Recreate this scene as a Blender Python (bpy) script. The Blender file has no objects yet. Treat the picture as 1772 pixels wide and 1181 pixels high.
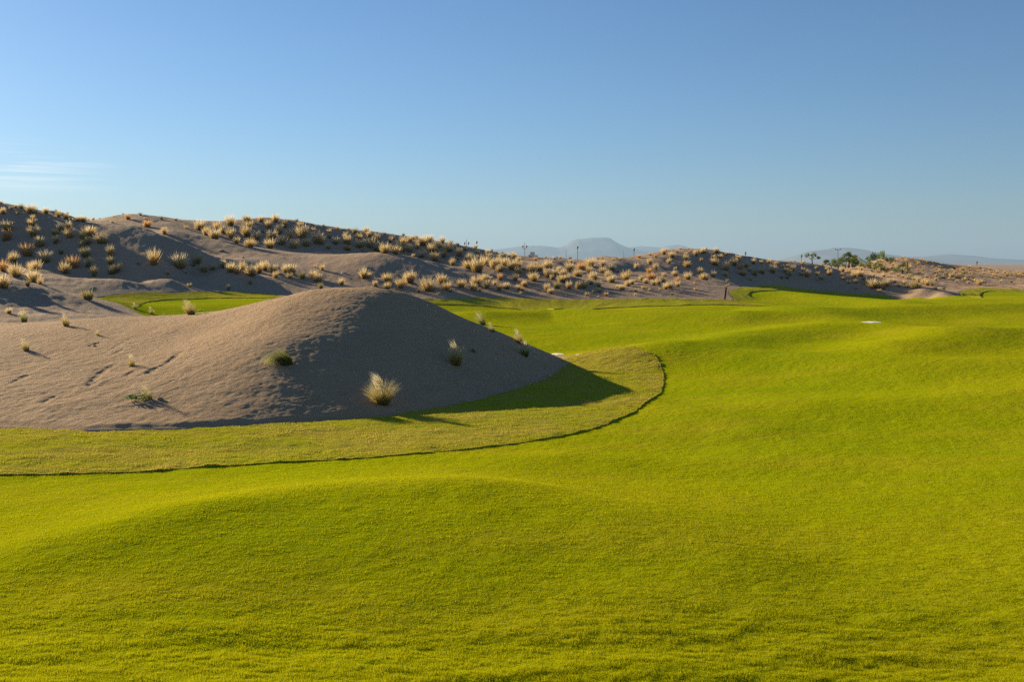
import bpy, math, random
import numpy as np

random.seed(7)
rng = np.random.default_rng(11)
C = bpy.context.scene.collection
SC = bpy.context.scene

# ------------------------------------------------------------------ camera model
F, CX, HY, HC = 1723.0, 886.0, 455.0, 3.3     # focal (px of a 1772 px wide frame), centre, horizon row, eye height
SUN_AZ, SUN_EL = 50.0, 15.8                   # degrees left of the view direction / above the horizon


def zpix(py, d):
    return HC - (py - HY) * d / F


# ------------------------------------------------------------------ helpers
def mesh_obj(name, v, f, mat=None, parent=None, smooth=True, col=None):
    """one mesh object from numpy arrays; f is (n,3) or (n,4)"""
    v = np.asarray(v, np.float32); f = np.asarray(f, np.int32)
    me = bpy.data.meshes.new(name)
    k = f.shape[1]
    me.vertices.add(len(v)); me.vertices.foreach_set('co', v.ravel())
    me.loops.add(f.size); me.loops.foreach_set('vertex_index', f.ravel())
    me.polygons.add(len(f))
    me.polygons.foreach_set('loop_start', np.arange(0, f.size, k, dtype=np.int32))
    me.polygons.foreach_set('loop_total', np.full(len(f), k, np.int32))
    if smooth:
        me.polygons.foreach_set('use_smooth', np.ones(len(f), bool))
    if col is not None:
        a = me.attributes.new('tone', 'FLOAT_COLOR', 'POINT')
        a.data.foreach_set('color', np.asarray(col, np.float32).ravel())
    me.update(calc_edges=True)
    o = bpy.data.objects.new(name, me)
    if mat: me.materials.append(mat)
    C.objects.link(o)
    if parent: o.parent = parent
    return o


def tag(o, label=None, cat=None, group=None, kind=None):
    if label: o['label'] = label
    if cat: o['category'] = cat
    if group: o['group'] = group
    if kind: o['kind'] = kind
    return o


def empty(name, loc, rz=0.0):
    o = bpy.data.objects.new(name, None); C.objects.link(o)
    o.location = loc; o.rotation_euler = (0, 0, rz); o.empty_display_size = 0.2
    return o


class MB:
    """collects triangles/quads for one mesh"""
    def __init__(s): s.v = []; s.f = []
    def ring_tube(s, pts, rad, n=10, cap=True):
        pts = [np.array(p, float) for p in pts]
        base = len(s.v); m = len(pts)
        for i, p in enumerate(pts):
            t = pts[min(i + 1, m - 1)] - pts[max(i - 1, 0)]
            t = t / (np.linalg.norm(t) + 1e-9)
            a = np.cross(t, [0, 0, 1.0])
            if np.linalg.norm(a) < 1e-3: a = np.array([1.0, 0, 0])
            a /= np.linalg.norm(a); b = np.cross(t, a)
            r = rad[i] if hasattr(rad, '__len__') else rad
            for k in range(n):
                q = 2 * math.pi * k / n
                s.v.append(p + r * (math.cos(q) * a + math.sin(q) * b))
        for i in range(m - 1):
            for k in range(n):
                s.f.append((base + i * n + k, base + i * n + (k + 1) % n, base + (i + 1) * n + (k + 1) % n, base + (i + 1) * n + k))
        if cap:
            s.f.append(tuple(base + k for k in range(n))[::-1]); s.f.append(tuple(base + (m - 1) * n + k for k in range(n)))
    def box(s, c, d, rz=0, taper=1.0):
        base = len(s.v); cs, sn = math.cos(rz), math.sin(rz)
        for z, t in ((-.5, 1), (.5, taper)):
            for x, y in ((-.5, -.5), (.5, -.5), (.5, .5), (-.5, .5)):
                X, Y = x * d[0] * t, y * d[1] * t
                s.v.append((c[0] + X * cs - Y * sn, c[1] + X * sn + Y * cs, c[2] + z * d[2]))
        for q in ((3, 2, 1, 0), (4, 5, 6, 7), (0, 1, 5, 4), (1, 2, 6, 5), (2, 3, 7, 6), (3, 0, 4, 7)):
            s.f.append(tuple(base + i for i in q))
    def lathe(s, prof, c=(0, 0, 0), n=12):
        base = len(s.v)
        for r, z in prof:
            for k in range(n):
                q = 2 * math.pi * k / n
                s.v.append((c[0] + r * math.cos(q), c[1] + r * math.sin(q), c[2] + z))
        for i in range(len(prof) - 1):
            for k in range(n):
                s.f.append((base + i * n + k, base + i * n + (k + 1) % n, base + (i + 1) * n + (k + 1) % n, base + (i + 1) * n + k))
    def build(s, name, mat, parent=None, smooth=False):
        me = bpy.data.meshes.new(name)
        me.from_pydata([tuple(p) for p in s.v], [], s.f)
        if smooth: me.polygons.foreach_set('use_smooth', [True] * len(me.polygons))
        me.materials.append(mat); me.update()
        o = bpy.data.objects.new(name, me); C.objects.link(o)
        if parent: o.parent = parent
        return o


# ------------------------------------------------------------------ numpy noise
def vnoise(x, y, seed=0):
    xi = np.floor(x).astype(np.int64); yi = np.floor(y).astype(np.int64)
    fx = x - xi; fy = y - yi
    fx = fx * fx * fx * (fx * (fx * 6 - 15) + 10); fy = fy * fy * fy * (fy * (fy * 6 - 15) + 10)
    def h(a, b):
        n = (a * 374761393 + b * 668265263 + seed * 974711) & 0xffffffff
        n = ((n ^ (n >> 13)) * 1274126177) & 0xffffffff
        return ((n ^ (n >> 16)) & 0xffff) / 32767.5 - 1.0
    return (h(xi, yi) * (1 - fx) + h(xi + 1, yi) * fx) * (1 - fy) + (h(xi, yi + 1) * (1 - fx) + h(xi + 1, yi + 1) * fx) * fy


def fbm(x, y, oct=4, seed=0):
    s = 0; a = 1.0; t = 0
    for i in range(oct):
        s = s + a * vnoise(x * 2 ** i + 17.3 * i, y * 2 ** i - 9.1 * i, seed + i); t += a; a *= .5
    return s / t


def sstep(a, b, x):
    t = np.clip((x - a) / (b - a), 0, 1)
    return t * t * (3 - 2 * t)


def tps_fit(P, z, lam=1e-4):
    n = len(P)
    D2 = ((P[:, None] - P[None]) ** 2).sum(-1)
    K = .5 * D2 * np.log(D2 + 1e-12) + lam * np.eye(n)
    A = np.zeros((n + 3, n + 3)); A[:n, :n] = K
    A[:n, n] = 1; A[:n, n + 1:] = P; A[n, :n] = 1; A[n + 1:, :n] = P.T
    return np.linalg.solve(A, np.concatenate([z, np.zeros(3)]))


def tps_eval(P, w, Q):
    out = np.empty(len(Q)); n = len(P)
    for i in range(0, len(Q), 40000):
        q = Q[i:i + 40000]
        D2 = (q ** 2).sum(1)[:, None] + (P ** 2).sum(1)[None] - 2 * q @ P.T
        D2 = np.maximum(D2, 1e-12)
        out[i:i + 40000] = (.5 * D2 * np.log(D2)) @ w[:n] + w[n] + q @ w[n + 1:]
    return out


# ------------------------------------------------------------------ ground relief: control points (px, py, distance)
V = [  # points the photo shows
    # mown swell in the foreground
    (0, 950, 11), (300, 890, 12), (700, 850, 13), (850, 848, 13.1), (1000, 876, 12.5), (1150, 905, 11.8), (1300, 945, 11), (1500, 985, 10.2), (1772, 1010, 9.6),
    # far edge of the fairway
    (800, 518, 62), (900, 519, 62), (1000, 522, 62), (1100, 520, 62), (1250, 521, 63), (1300, 503, 76), (1340, 494, 84), (1380, 500, 86), (1430, 504, 87), (1500, 507, 86.3),
    (1560, 513, 84.5), (1610, 515, 82.3), (1660, 513, 82), (1670, 503, 92), (1772, 502, 96), (1900, 500, 98),
    # small green in the left valley
    (250, 546, 44), (480, 515, 55), (300, 508, 57), (158, 515, 53), (350, 530, 48),
    # sand behind the green
    (300, 496, 61), (200, 500, 59), (450, 496, 62), (560, 498, 63),
    (345, 479, 65), (430, 476, 66), (500, 479, 66), (560, 484, 66),
    # near left spur
    (-80, 462, 48), (0, 480, 46.5), (60, 495, 46), (150, 520, 45), (235, 545, 43.5), (0, 512, 43.3), (60, 526, 43.3), (120, 534, 43), (0, 545, 40), (90, 550, 40), (-80, 500, 43.5),
    # big left dune
    (-90, 342, 77), (0, 352, 76), (50, 361, 75.5), (100, 373, 74.5), (150, 384, 73), (210, 389, 72), (260, 400, 70.5), (330, 430, 67), (400, 464, 64),
    (0, 420, 67.5), (100, 430, 66.5), (200, 440, 65), (280, 452, 63.5), (0, 465, 59), (100, 478, 58.5), (200, 488, 58.5), (290, 484, 60),
    # second hump, far left hump
    (165, 383, 92), (190, 374, 92.5), (230, 370, 93), (290, 378, 93), (340, 385, 93), (105, 366, 88), (60, 375, 86), (135, 378, 88),
    (350, 408, 83), (300, 400, 80), (400, 425, 77), (470, 442, 74), (420, 448, 70), (530, 456, 71), (470, 460, 68.5),
    # centre dune
    (400, 382, 90), (460, 378, 90), (520, 385, 90), (580, 395, 90), (650, 403, 90), (720, 412, 89.5), (780, 422, 88.5), (830, 432, 88), (870, 441, 88), (905, 443, 89),
    (400, 411, 84.3), (460, 420, 84.2), (520, 430, 83.5), (580, 436, 82.5),
    (780, 456, 83), (830, 453, 84.2), (870, 449, 85.5),
    # smooth hump in front of it
    (558, 446, 72), (600, 442, 72), (650, 437, 72), (690, 440, 71.5), (718, 446, 71), (764, 459, 70), (800, 470, 69), (833, 480, 68),
    (600, 474, 67), (650, 478, 66.5), (720, 480, 66.5), (765, 485, 66), (640, 500, 63.5), (720, 503, 63.5), (800, 498, 64.5), (780, 510, 62.5),
    # saddle
    (870, 470, 73), (870, 455, 79), (920, 458, 79), (960, 470, 75), (960, 452, 86), (1000, 449, 90), (900, 500, 65), (1000, 500, 66), (1050, 480, 72), (1060, 454, 90), (1010, 478, 73),
    # right dune
    (1085, 447, 89), (1120, 440, 89), (1160, 433, 88.5), (1190, 432, 88), (1220, 434, 88), (1260, 441, 88), (1290, 451, 89), (1330, 453, 91), (1400, 457, 92), (1440, 464, 92),
    (1500, 477, 89), (1560, 490, 86.5), (1600, 500, 84), (1632, 507, 82), (1655, 512, 80.5), (1690, 511, 84), (1730, 508, 88),
    (1100, 470, 78), (1130, 465, 80), (1190, 474, 80), (1190, 495, 70), (1100, 500, 66), (1250, 474, 82), (1250, 497, 71), (1300, 479, 84), (1280, 495, 76),
    # sand hills at the far right
    (1490, 461, 125), (1520, 450, 125), (1540, 447, 125), (1580, 448, 125), (1610, 452, 124), (1650, 466, 124), (1690, 463, 128), (1710, 466, 127), (1740, 472, 122), (1772, 473, 135), (1850, 470, 138),
    (1560, 480, 105), (1640, 485, 104), (1700, 490, 104), (1772, 488, 108), (1850, 488, 108), (1500, 470, 112),
]
Zc = [  # points the photo does not show (px, distance, z)
    (-500, 3, 1.5), (886, 3, 1.5), (2300, 3, 1.5), (-300, 5, .75), (886, 5, .75), (2100, 5, .75),
    (0, 7.5, .15), (500, 7.5, .15), (886, 7.5, .15), (1300, 7.5, .15), (1772, 7.5, .18),
    (0, 9, .1), (450, 9.5, .14), (850, 9.8, .17), (1150, 9, .15),
    (-200, 14, 0), (0, 14, 0), (300, 15, 0), (700, 16, .05), (850, 16.2, .05), (1000, 15.5, .02), (1150, 15, 0), (1300, 14, .05), (1500, 13, .1), (1772, 12.5, .15),
    (-300, 18.5, .02), (0, 18.5, .02), (450, 18.5, .02), (900, 19, .02), (1150, 20, .05), (1500, 20, .12), (1772, 20, .22), (2000, 20, .3),
    (-300, 25, .08), (200, 25, .08), (600, 25, .08), (900, 25, .08), (1300, 25, .15), (1772, 26, .35), (2000, 27, .4),
    (0, 32, .3), (400, 32, .25), (900, 32, .15), (1100, 32, .2), (1350, 33, .3), (1772, 34, .5),
    (0, 36, .55), (300, 37, .7), (550, 38, .6), (800, 45, .5), (1100, 45, .5), (1400, 46, .6), (1772, 45, .65),
    (650, 52, .9), (650, 45, .65), (1200, 55, .75), (1500, 60, .75), (1772, 60, .75), (1400, 70, .9), (1650, 72, .7), (1900, 75, .7),
    (1600, 90, .85), (1640, 87, .6), (1660, 88, .6), (1680, 87, .58), (1720, 86, .56), (1600, 76, .5), (1660, 77, .55), (1720, 81, .55), (1540, 93, 1.0),
    (400, 96, 6.5), (460, 96, 6.6), (520, 96, 6.25), (580, 96, 5.75), (650, 96, 5.25), (720, 95.5, 4.75), (800, 94, 4.0), (340, 100, 6.4), (230, 100, 7.0),
    # behind crests
    (0, 84, 5.8), (100, 82.5, 5.6), (210, 79, 5.0), (280, 75.5, 4.4), (340, 71, 3.6),
    (0, 51, 2.0), (80, 51, 1.9), (150, 50, 1.5),
    (650, 86, 4.0), (720, 84.5, 3.6), (640, 77, 3.4), (710, 76, 3.0), (770, 75, 2.7),
    (100, 110, 6), (250, 112, 6), (400, 112, 5.5), (500, 112, 5.5), (650, 112, 4.6), (800, 110, 3.6), (950, 112, 2.6), (1100, 112, 2.6), (1190, 112, 3), (1300, 112, 2.2), (1400, 112, 1.9),
    (1900, 152, 1.4), (1850, 170, .8), (1772, 168, .8), (2150, 130, 1.2), (1650, 165, 1.0), (1500, 145, 2.2), (1600, 145, 2.2), (1750, 155, 1.6), (1560, 96, .9), (1640, 92, .7), (1480, 102, 1.3),
    (-400, 40, 1.2), (-400, 65, 5), (-400, 95, 7), (-500, 25, .1), (2300, 60, .8), (2300, 100, 1), (2300, 20, .35),
    (0, 190, 1), (500, 190, 1), (1000, 190, 1), (1500, 190, 1), (2000, 190, 1),
]
P = np.array([((p - CX) / F, math.log(d)) for p, _, d in V] + [((p - CX) / F, math.log(d)) for p, d, _ in Zc])
Zv = np.array([zpix(y, d) for _, y, d in V] + [z for _, _, z in Zc])
Wt = tps_fit(P, Zv, 2e-5)
S0, S1, DS = -1.0, 1.0, .002
L0, L1, DL = math.log(3.0), math.log(230.0), .0058
sg = np.arange(S0, S1 + 1e-9, DS); lg = np.arange(L0, L1 + 1e-9, DL)
NS, NL = len(sg), len(lg)
SG, LG = np.meshgrid(sg, lg)                      # rows = distance
YG = np.exp(LG); XG = SG * YG
SCl = np.clip(SG, -.80, .80)
TG = tps_eval(P, Wt, np.stack([SCl.ravel(), np.minimum(LG, math.log(185)).ravel()], 1)).reshape(SG.shape)


def pt(px, py=None, d=None, z=.3):
    if d is None: d = (HC - z) * F / (py - HY)
    return np.array([(px - CX) / F * d, d])


def seg_dist(X, Y, pl):
    best = np.full(X.shape, 1e9)
    for a, b in zip(pl[:-1], pl[1:]):
        ab = b - a; L = (ab ** 2).sum() + 1e-9
        t = np.clip(((X - a[0]) * ab[0] + (Y - a[1]) * ab[1]) / L, 0, 1)
        best = np.minimum(best, (X - a[0] - t * ab[0]) ** 2 + (Y - a[1] - t * ab[1]) ** 2)
    return np.sqrt(best)


# long low swells across the fairway
SWELLS = [
    ([(840, 556), (950, 551), (1100, 557), (1270, 563)], .40, .42, 2.4),
    ([(1400, 580), (1300, 590), (1180, 606), (1080, 616)], .35, .26, 1.9),
    ([(1190, 619), (1390, 629), (1590, 643), (1790, 650)], .30, .36, 2.2),
    ([(1400, 705), (1560, 706), (1720, 700), (1850, 690)], .15, .14, 1.7),
    ([(1340, 516), (1450, 522), (1560, 528)], .8, .30, 2.4),
    ([(1450, 546), (1600, 540), (1800, 536)], .7, .36, 2.8),
    ([(1130, 538), (1300, 541), (1480, 560), (1620, 573)], .7, .26, 2.3),
    ([(1560, 600), (1700, 588), (1850, 580)], .5, .26, 2.0),
    ([(100, 925), (300, 888), (480, 858), (640, 840), (780, 835), (900, 842), (1020, 868), (1150, 903), (1280, 938)], .34, .092, .8),
    ([(1000, 790), (1150, 800), (1300, 795)], .05, .06, .9),
    ([(1050, 690), (1200, 720), (1300, 745)], .05, .08, 1.0),
]
for pts, z0, amp, wd in SWELLS:
    pl = [pt(x, y, z=z0) for x, y in pts]
    dd = seg_dist(XG, YG, pl)
    TG += amp * np.exp(-(dd / wd) ** 2)
# ridge in the saddle with a shaded right side, furrows in the sand
for pts, amp, wd in (([(850, 478, 72), (930, 484, 70), (985, 497, 67.5)], .55, 1.6), ([(960, 462, 80), (1010, 462, 80), (1040, 468, 77)], .4, 1.6),
                     ([(1040, 455, 86), (1075, 470, 79)], .35, 1.4)):
    pl = [pt(x, d=d) for x, _, d in pts]
    TG += amp * np.exp(-(seg_dist(XG, YG, pl) / wd) ** 2)


def grid_at(G, x, y):
    s = np.clip(x / y, S0, S1 - 1e-6); l = np.clip(np.log(y), L0, L1 - 1e-6)
    a = (s - S0) / DS; b = (l - L0) / DL
    i = np.minimum(a.astype(int), NS - 2); j = np.minimum(b.astype(int), NL - 2)
    u = a - i; v = b - j
    return (G[j, i] * (1 - u) + G[j, i + 1] * u) * (1 - v) + (G[j + 1, i] * (1 - u) + G[j + 1, i + 1] * u) * v


# ------------------------------------------------------------------ front sand mound
def zb(px, py, z=.05):
    d = (HC - z) * F / (py - HY)
    return ((px - CX) / F * d, d, z)


def zc(px, py, d):
    return ((px - CX) / F * d, d, zpix(py, d))


def zz(px, d, z):
    return ((px - CX) / F * d, d, z)


OUT = [zb(-500, 733), zb(-330, 735), zb(-150, 738), zb(0, 741), zb(130, 747), zb(300, 745), zb(450, 738), zb(600, 728), zb(700, 719), zb(800, 702), zb(900, 678), zb(960, 655), zb(985, 640), zb(993, 633)]
BACK = [(1.2, 33.2, .15), (-1.5, 35, .2), (-5, 36.5, .25), (-10, 38.2, .45), (-15, 38.6, .5), (-21, 38.5, .5), (-28, 38, .5), (-34, 37, .5)]
CREST = [zc(960, 623, 30.8), zc(900, 595, 30.6), zc(850, 573, 30.4), zc(800, 553, 30.1), zc(750, 528, 29.7), zc(700, 510, 29.2), zc(643, 502, 28.8), zc(586, 503, 28.6), zc(528, 508, 28.6),
         zc(474, 520.5, 29), zc(437, 528, 29.4), zc(406, 535, 29.8), zc(339, 547, 30.4), zc(271, 553, 30.8), zc(169, 555, 31), zc(85, 561, 31), zc(0, 569, 31), zc(-200, 577, 31), zc(-400, 585, 31)]
INNER = [zz(620, 24.2, 1.16), zz(520, 24, 1.28), zz(430, 24, 1.26), zz(330, 24, .98), zz(200, 24, .72), zz(200, 22, .46), zz(0, 23, .52), zz(-200, 23, .48), zz(780, 26.4, 1.15), zz(880, 27.8, .68), zz(700, 24.6, 1.08),
         zz(640, 22.4, .55), zz(560, 21.9, .52), zz(480, 21.7, .58), zz(400, 21.5, .54), zz(100, 21, .30), zz(300, 20.9, .32), zz(200, 27, 1.10), zz(0, 27, 1.0), zz(380, 27, 1.50), zz(480, 26.4, 1.85), zz(570, 26.4, 1.92), zz(660, 26.6, 1.88), zz(740, 27.4, 1.68),
         (-4.5, 32, 1.9), (-8, 33, 1.7), (-14, 34.5, 1.25), (-1.0, 32.3, 1.15), (-20, 34.5, 1.15)]
MP = np.array(OUT + BACK + CREST + INNER)
Wm = tps_fit(MP[:, :2] / 10, MP[:, 2], 1e-5)
MX0, MX1, MY0, MY1, MD = -27.0, 4.0, 17.5, 39.8, .032
mxs = np.arange(MX0, MX1, MD); mys = np.arange(MY0, MY1, MD)
MXG, MYG = np.meshgrid(mxs, mys)
MZG = tps_eval(MP[:, :2] / 10, Wm, np.stack([MXG.ravel(), MYG.ravel()], 1) / 10).reshape(MXG.shape)
mpoly = [np.array(p[:2]) for p in OUT] + [np.array(p[:2]) for p in BACK]


def inside(X, Y, poly):
    r = np.zeros(X.shape, bool); n = len(poly)
    for i in range(n):
        a, b = poly[i], poly[(i + 1) % n]
        c = ((a[1] > Y) != (b[1] > Y))
        with np.errstate(divide='ignore', invalid='ignore'):
            r ^= c & (X < (b[0] - a[0]) * (Y - a[1]) / (b[1] - a[1] + 1e-12) + a[0])
    return r


def sdist(X, Y, poly):
    d = seg_dist(X, Y, list(poly) + [poly[0]])
    return np.where(inside(X, Y, poly), d, -d)


MSD = sdist(MXG, MYG, mpoly)
MSD = MSD + .07 * fbm(MXG * 1.3, MYG * 1.3, 3, 60)
TM = grid_at(TG, MXG, MYG)
# relief of the sand: rills, crumbs, footprints
left = sstep(-4.0, -9.0, MXG) * sstep(28, 23, MYG)
rel = .026 * fbm(MXG * .9, MYG * .9, 4, 3) + .007 * fbm(MXG * 5, MYG * 5, 3, 5) * (.7 + left) + .005 * fbm(MXG * 13, MYG * 13, 2, 8)
rot = .86 * MXG - .5 * MYG; rot2 = .5 * MXG + .86 * MYG
rel += left * .022 * (np.abs(fbm(rot * 1.5, rot2 * .45, 3, 21)) - .25)
MZG = MZG + rel * sstep(0, .5, MSD)


def mound_px(px, py):
    """plan position where the ray through a pixel meets the mound"""
    ds = np.linspace(18, 36, 1500); xs = (px - CX) / F * ds
    i = np.clip(((xs - MX0) / MD).astype(int), 0, len(mxs) - 1); j = np.clip(((ds - MY0) / MD).astype(int), 0, len(mys) - 1)
    gap = zpix(py, ds) - MZG[j, i]
    k = np.argmax(gap < 0) if (gap < 0).any() else int(np.argmin(gap))
    return np.array([xs[k], ds[k]])


for pts, dep, wd in (([(258, 648), (285, 632), (311, 614)], .15, .13), ([(158, 668), (170, 652), (188, 638)], .13, .10), ([(203, 613), (218, 606)], .09, .09), ([(159, 601), (166, 597)], .10, .08),
                     ([(222, 652), (232, 646)], .10, .08), ([(0, 676), (25, 664), (48, 652)], .09, .10), ([(75, 700), (92, 690)], .10, .12), ([(185, 612), (222, 590)], .05, .07),
                     ([(0, 690), (48, 705)], .05, .07), ([(268, 692), (284, 690)], .10, .09), ([(588, 682), (594, 681)], .12, .07), ([(745, 590), (782, 618)], .07, .10), ([(745, 611), (842, 655)], .05, .08),
                     ([(820, 600), (828, 606)], .08, .08), ([(148, 552), (160, 552)], .05, .07), ([(330, 597), (338, 594)], .05, .08)):
    pl = [mound_px(x, y) for x, y in pts]
    dd = seg_dist(MXG, MYG, pl) + .17 * fbm(MXG * 4, MYG * 4, 4, 31)
    MZG -= dep * .21 * np.exp(-(np.maximum(dd, 0) / (wd * .75)) ** 2)
MZ = np.where(MSD > 0, np.maximum(MZG, TM + .0) * 1.0, TM)
MZ = TM + (MZ - TM) * sstep(0, .35, MSD) + .03 * sstep(.0, .10, MSD) - .25 * sstep(.02, -.5, MSD)


def mound_at(x, y):
    i = np.clip(((x - MX0) / MD).astype(int), 0, len(mxs) - 1); j = np.clip(((y - MY0) / MD).astype(int), 0, len(mys) - 1)
    ok = (x > MX0) & (x < MX1) & (y > MY0) & (y < MY1) & (MSD[j, i] > .05)
    return np.where(ok, MZ[j, i], -9)


def hit(px, py, dmin=4.0, dmax=210.0, use_mound=True, skyline=True):
    """the ground point seen at a pixel: (x, y, z)"""
    ds = np.exp(np.linspace(math.log(dmin), math.log(dmax), 5000)); xs = (px - CX) / F * ds
    g = grid_at(TG, xs, ds)
    if use_mound: g = np.maximum(g, mound_at(xs, ds))
    gap = zpix(py, ds) - g
    if (gap < 0).any():
        k = int(np.argmax(gap < 0))
    else:
        k = int(np.argmin(gap / ds))
    return np.array([xs[k], ds[k], g[k]])


# ------------------------------------------------------------------ where grass ends and sand begins
FAR_EDGE = [(700, 519), (758, 521), (800, 518), (830, 516.5), (900, 519), (950, 521), (1000, 522), (1050, 521), (1100, 520), (1180, 520.5), (1250, 521), (1274, 522), (1264, 513), (1258, 506), (1280, 502), (1300, 499), (1320, 496),
            (1340, 494.5), (1360, 497.5), (1380, 500.5), (1430, 504), (1500, 507), (1540, 512), (1570, 516), (1600, 515), (1640, 513.5), (1662, 512), (1658, 507), (1670, 502), (1700, 500), (1740, 502), (1772, 503)]
GREEN_EDGE = [(480, 512.5), (420, 508.5), (380, 507.5), (300, 508), (240, 510), (200, 512), (160, 515)]


def on_T(px, py, lo, hi):
    return hit(px, py, lo, hi, use_mound=False)[:2]


far_w = [on_T(x, y, 40, 105) for x, y in FAR_EDGE]
green_w = [on_T(x, y, 40, 70) for x, y in GREEN_EDGE]
gpoly = [np.array([-45., 1.]), np.array([160., 1.]), np.array([150., 90.]), pt(1850, d=96)] + far_w[::-1] + [pt(640, d=57), pt(560, d=56)] + green_w + \
        [pt(190, d=47.5), pt(240, d=44.3), pt(275, d=42), pt(330, d=38), pt(200, d=34.5), pt(-300, d=33), np.array([-45., 33.])]
GSD = sdist(XG, YG, gpoly) + .18 * fbm(XG * .8, YG * .8, 3, 40) * sstep(30, 60, YG)

# sand relief on the dunes
sandn = .022 * fbm(XG * 4.5, YG * 4.5, 2, 74) + .10 * fbm(XG * .16, YG * .16, 4, 70) + .05 * fbm(XG * .9, YG * .9, 3, 71) + .02 * fbm(XG * 2.5, YG * 2.5, 2, 72)
grassn = .035 * fbm(XG * .35, YG * .35, 3, 80) + .010 * fbm(XG * 1.8, YG * 1.8, 3, 81)
near_r = sstep(9.6, 8.2, YG)
grassn = grassn + near_r * .04 * fbm(XG * .8, YG * 2.2, 3, 90)
TG = TG + np.where(GSD < 0, sandn * sstep(0, -2.5, GSD), grassn * sstep(0, 1.5, GSD))
FZ = TG - .45 * sstep(.05, -.9, GSD)
DZ = TG + .012 - .45 * sstep(-.05, .9, GSD)


def polar_faces(keep):
    idx = np.arange(NS * NL).reshape(NL, NS)
    q = np.stack([idx[:-1, :-1], idx[:-1, 1:], idx[1:, 1:], idx[1:, :-1]], -1)
    k = keep[:-1, :-1] | keep[:-1, 1:] | keep[1:, 1:] | keep[1:, :-1]
    return q[k]


def compact(v, f):
    u, inv = np.unique(f.ravel(), return_inverse=True)
    return v[u], inv.reshape(f.shape)


# ------------------------------------------------------------------ materials
def mat_new(name):
    m = bpy.data.materials.new(name); m.use_nodes = True
    nt = m.node_tree; nt.nodes.clear()
    return m, nt


def N(nt, t, **k):
    n = nt.nodes.new(t)
    for a, b in k.items():
        if a == 'inp':
            for i, v in b.items(): n.inputs[i].default_value = v
        else: setattr(n, a, b)
    return n


def noise(nt, vec, scale, detail=4, rough=.55, dist=0.0):
    n = N(nt, 'ShaderNodeTexNoise', inp={'Scale': scale, 'Detail': detail, 'Roughness': rough, 'Distortion': dist})
    nt.links.new(vec, n.inputs['Vector'])
    return n.outputs['Fac']


def ramp(nt, fac, stops):
    r = N(nt, 'ShaderNodeValToRGB')
    e = r.color_ramp.elements
    while len(e) < len(stops): e.new(.5)
    for i, (p, c) in enumerate(stops):
        e[i].position = p; e[i].color = (*c, 1)
    nt.links.new(fac, r.inputs['Fac'])
    return r.outputs['Color']


def mixc(nt, fac, a, b, mode='MIX'):
    m = N(nt, 'ShaderNodeMix', data_type='RGBA', blend_type=mode)
    if isinstance(fac, (int, float)): m.inputs['Factor'].default_value = fac
    else: nt.links.new(fac, m.inputs['Factor'])
    for sock, v in ((m.inputs['A'], a), (m.inputs['B'], b)):
        if isinstance(v, tuple): sock.default_value = (*v, 1)
        else: nt.links.new(v, sock)
    return m.outputs['Result']


def pos(nt, scale=(1, 1, 1)):
    g = N(nt, 'ShaderNodeNewGeometry')
    mp = N(nt, 'ShaderNodeMapping'); mp.inputs['Scale'].default_value = scale
    nt.links.new(g.outputs['Position'], mp.inputs['Vector'])
    return mp.outputs['Vector']


def maprange(nt, x, a, b, c, d):
    m = N(nt, 'ShaderNodeMapRange', inp={1: a, 2: b, 3: c, 4: d})
    nt.links.new(x, m.inputs[0]); return m.outputs[0]


def bump(nt, h, strength, distance, prev=None):
    b = N(nt, 'ShaderNodeBump', inp={'Strength': strength, 'Distance': distance})
    nt.links.new(h, b.inputs['Height'])
    if prev is not None: nt.links.new(prev, b.inputs['Normal'])
    return b.outputs['Normal']


def finish(nt, col, normal=None, rough=.9, spec=.15):
    p = N(nt, 'ShaderNodeBsdfPrincipled', inp={'Roughness': rough, 'Specular IOR Level': spec})
    if isinstance(col, tuple): p.inputs['Base Color'].default_value = (*col, 1)
    else: nt.links.new(col, p.inputs['Base Color'])
    if normal is not None: nt.links.new(normal, p.inputs['Normal'])
    o = N(nt, 'ShaderNodeOutputMaterial'); nt.links.new(p.outputs[0], o.inputs[0])
    return p


def plain(name, col, rough=.6, spec=.3, metal=0):
    m, nt = mat_new(name)
    v = pos(nt); n = noise(nt, v, 9, 3)
    c = ramp(nt, n, [(.3, tuple(x * .8 for x in col)), (.7, tuple(min(1, x * 1.15) for x in col))])
    p = finish(nt, c, None, rough, spec); p.inputs['Metallic'].default_value = metal
    return m


GREEN_A, GREEN_B, GREEN_Y = (.305, .332, .003), (.238, .300, .003), (.410, .330, .014)


def turf_mat(name, brown=0.0):
    m, nt = mat_new(name)
    v = pos(nt)
    big = noise(nt, v, .10, 3, .5); mid = noise(nt, v, .9, 4, .6); fine = noise(nt, v, 22, 3, .7)
    st = noise(nt, pos(nt, (.35, 1.3, 1)), .55, 4, .6)
    c = ramp(nt, big, [(.33, GREEN_B), (.5, GREEN_A), (.68, (.350, .340, .004))])
    c = mixc(nt, maprange(nt, st, .46, .68, 0, .75), c, GREEN_Y)
    c = mixc(nt, maprange(nt, mid, .3, .7, .25, 0), c, (.195, .265, .002))
    if brown:
        b1 = noise(nt, pos(nt, (.6, 1.4, 1)), 1.6, 5, .65)
        c = mixc(nt, maprange(nt, b1, .38, .62, .15 * brown, .85 * brown), c, (.33, .23, .070))
    c = mixc(nt, maprange(nt, fine, .35, .65, 0, .30), c, tuple(x * .55 for x in GREEN_B))
    n1 = bump(nt, noise(nt, v, 26, 4, .75), .4, .03)
    n1 = bump(nt, noise(nt, v, 5, 3, .6), .35, .08, n1)
    p = finish(nt, c, n1, 1.0, 0.0)
    return m


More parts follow.
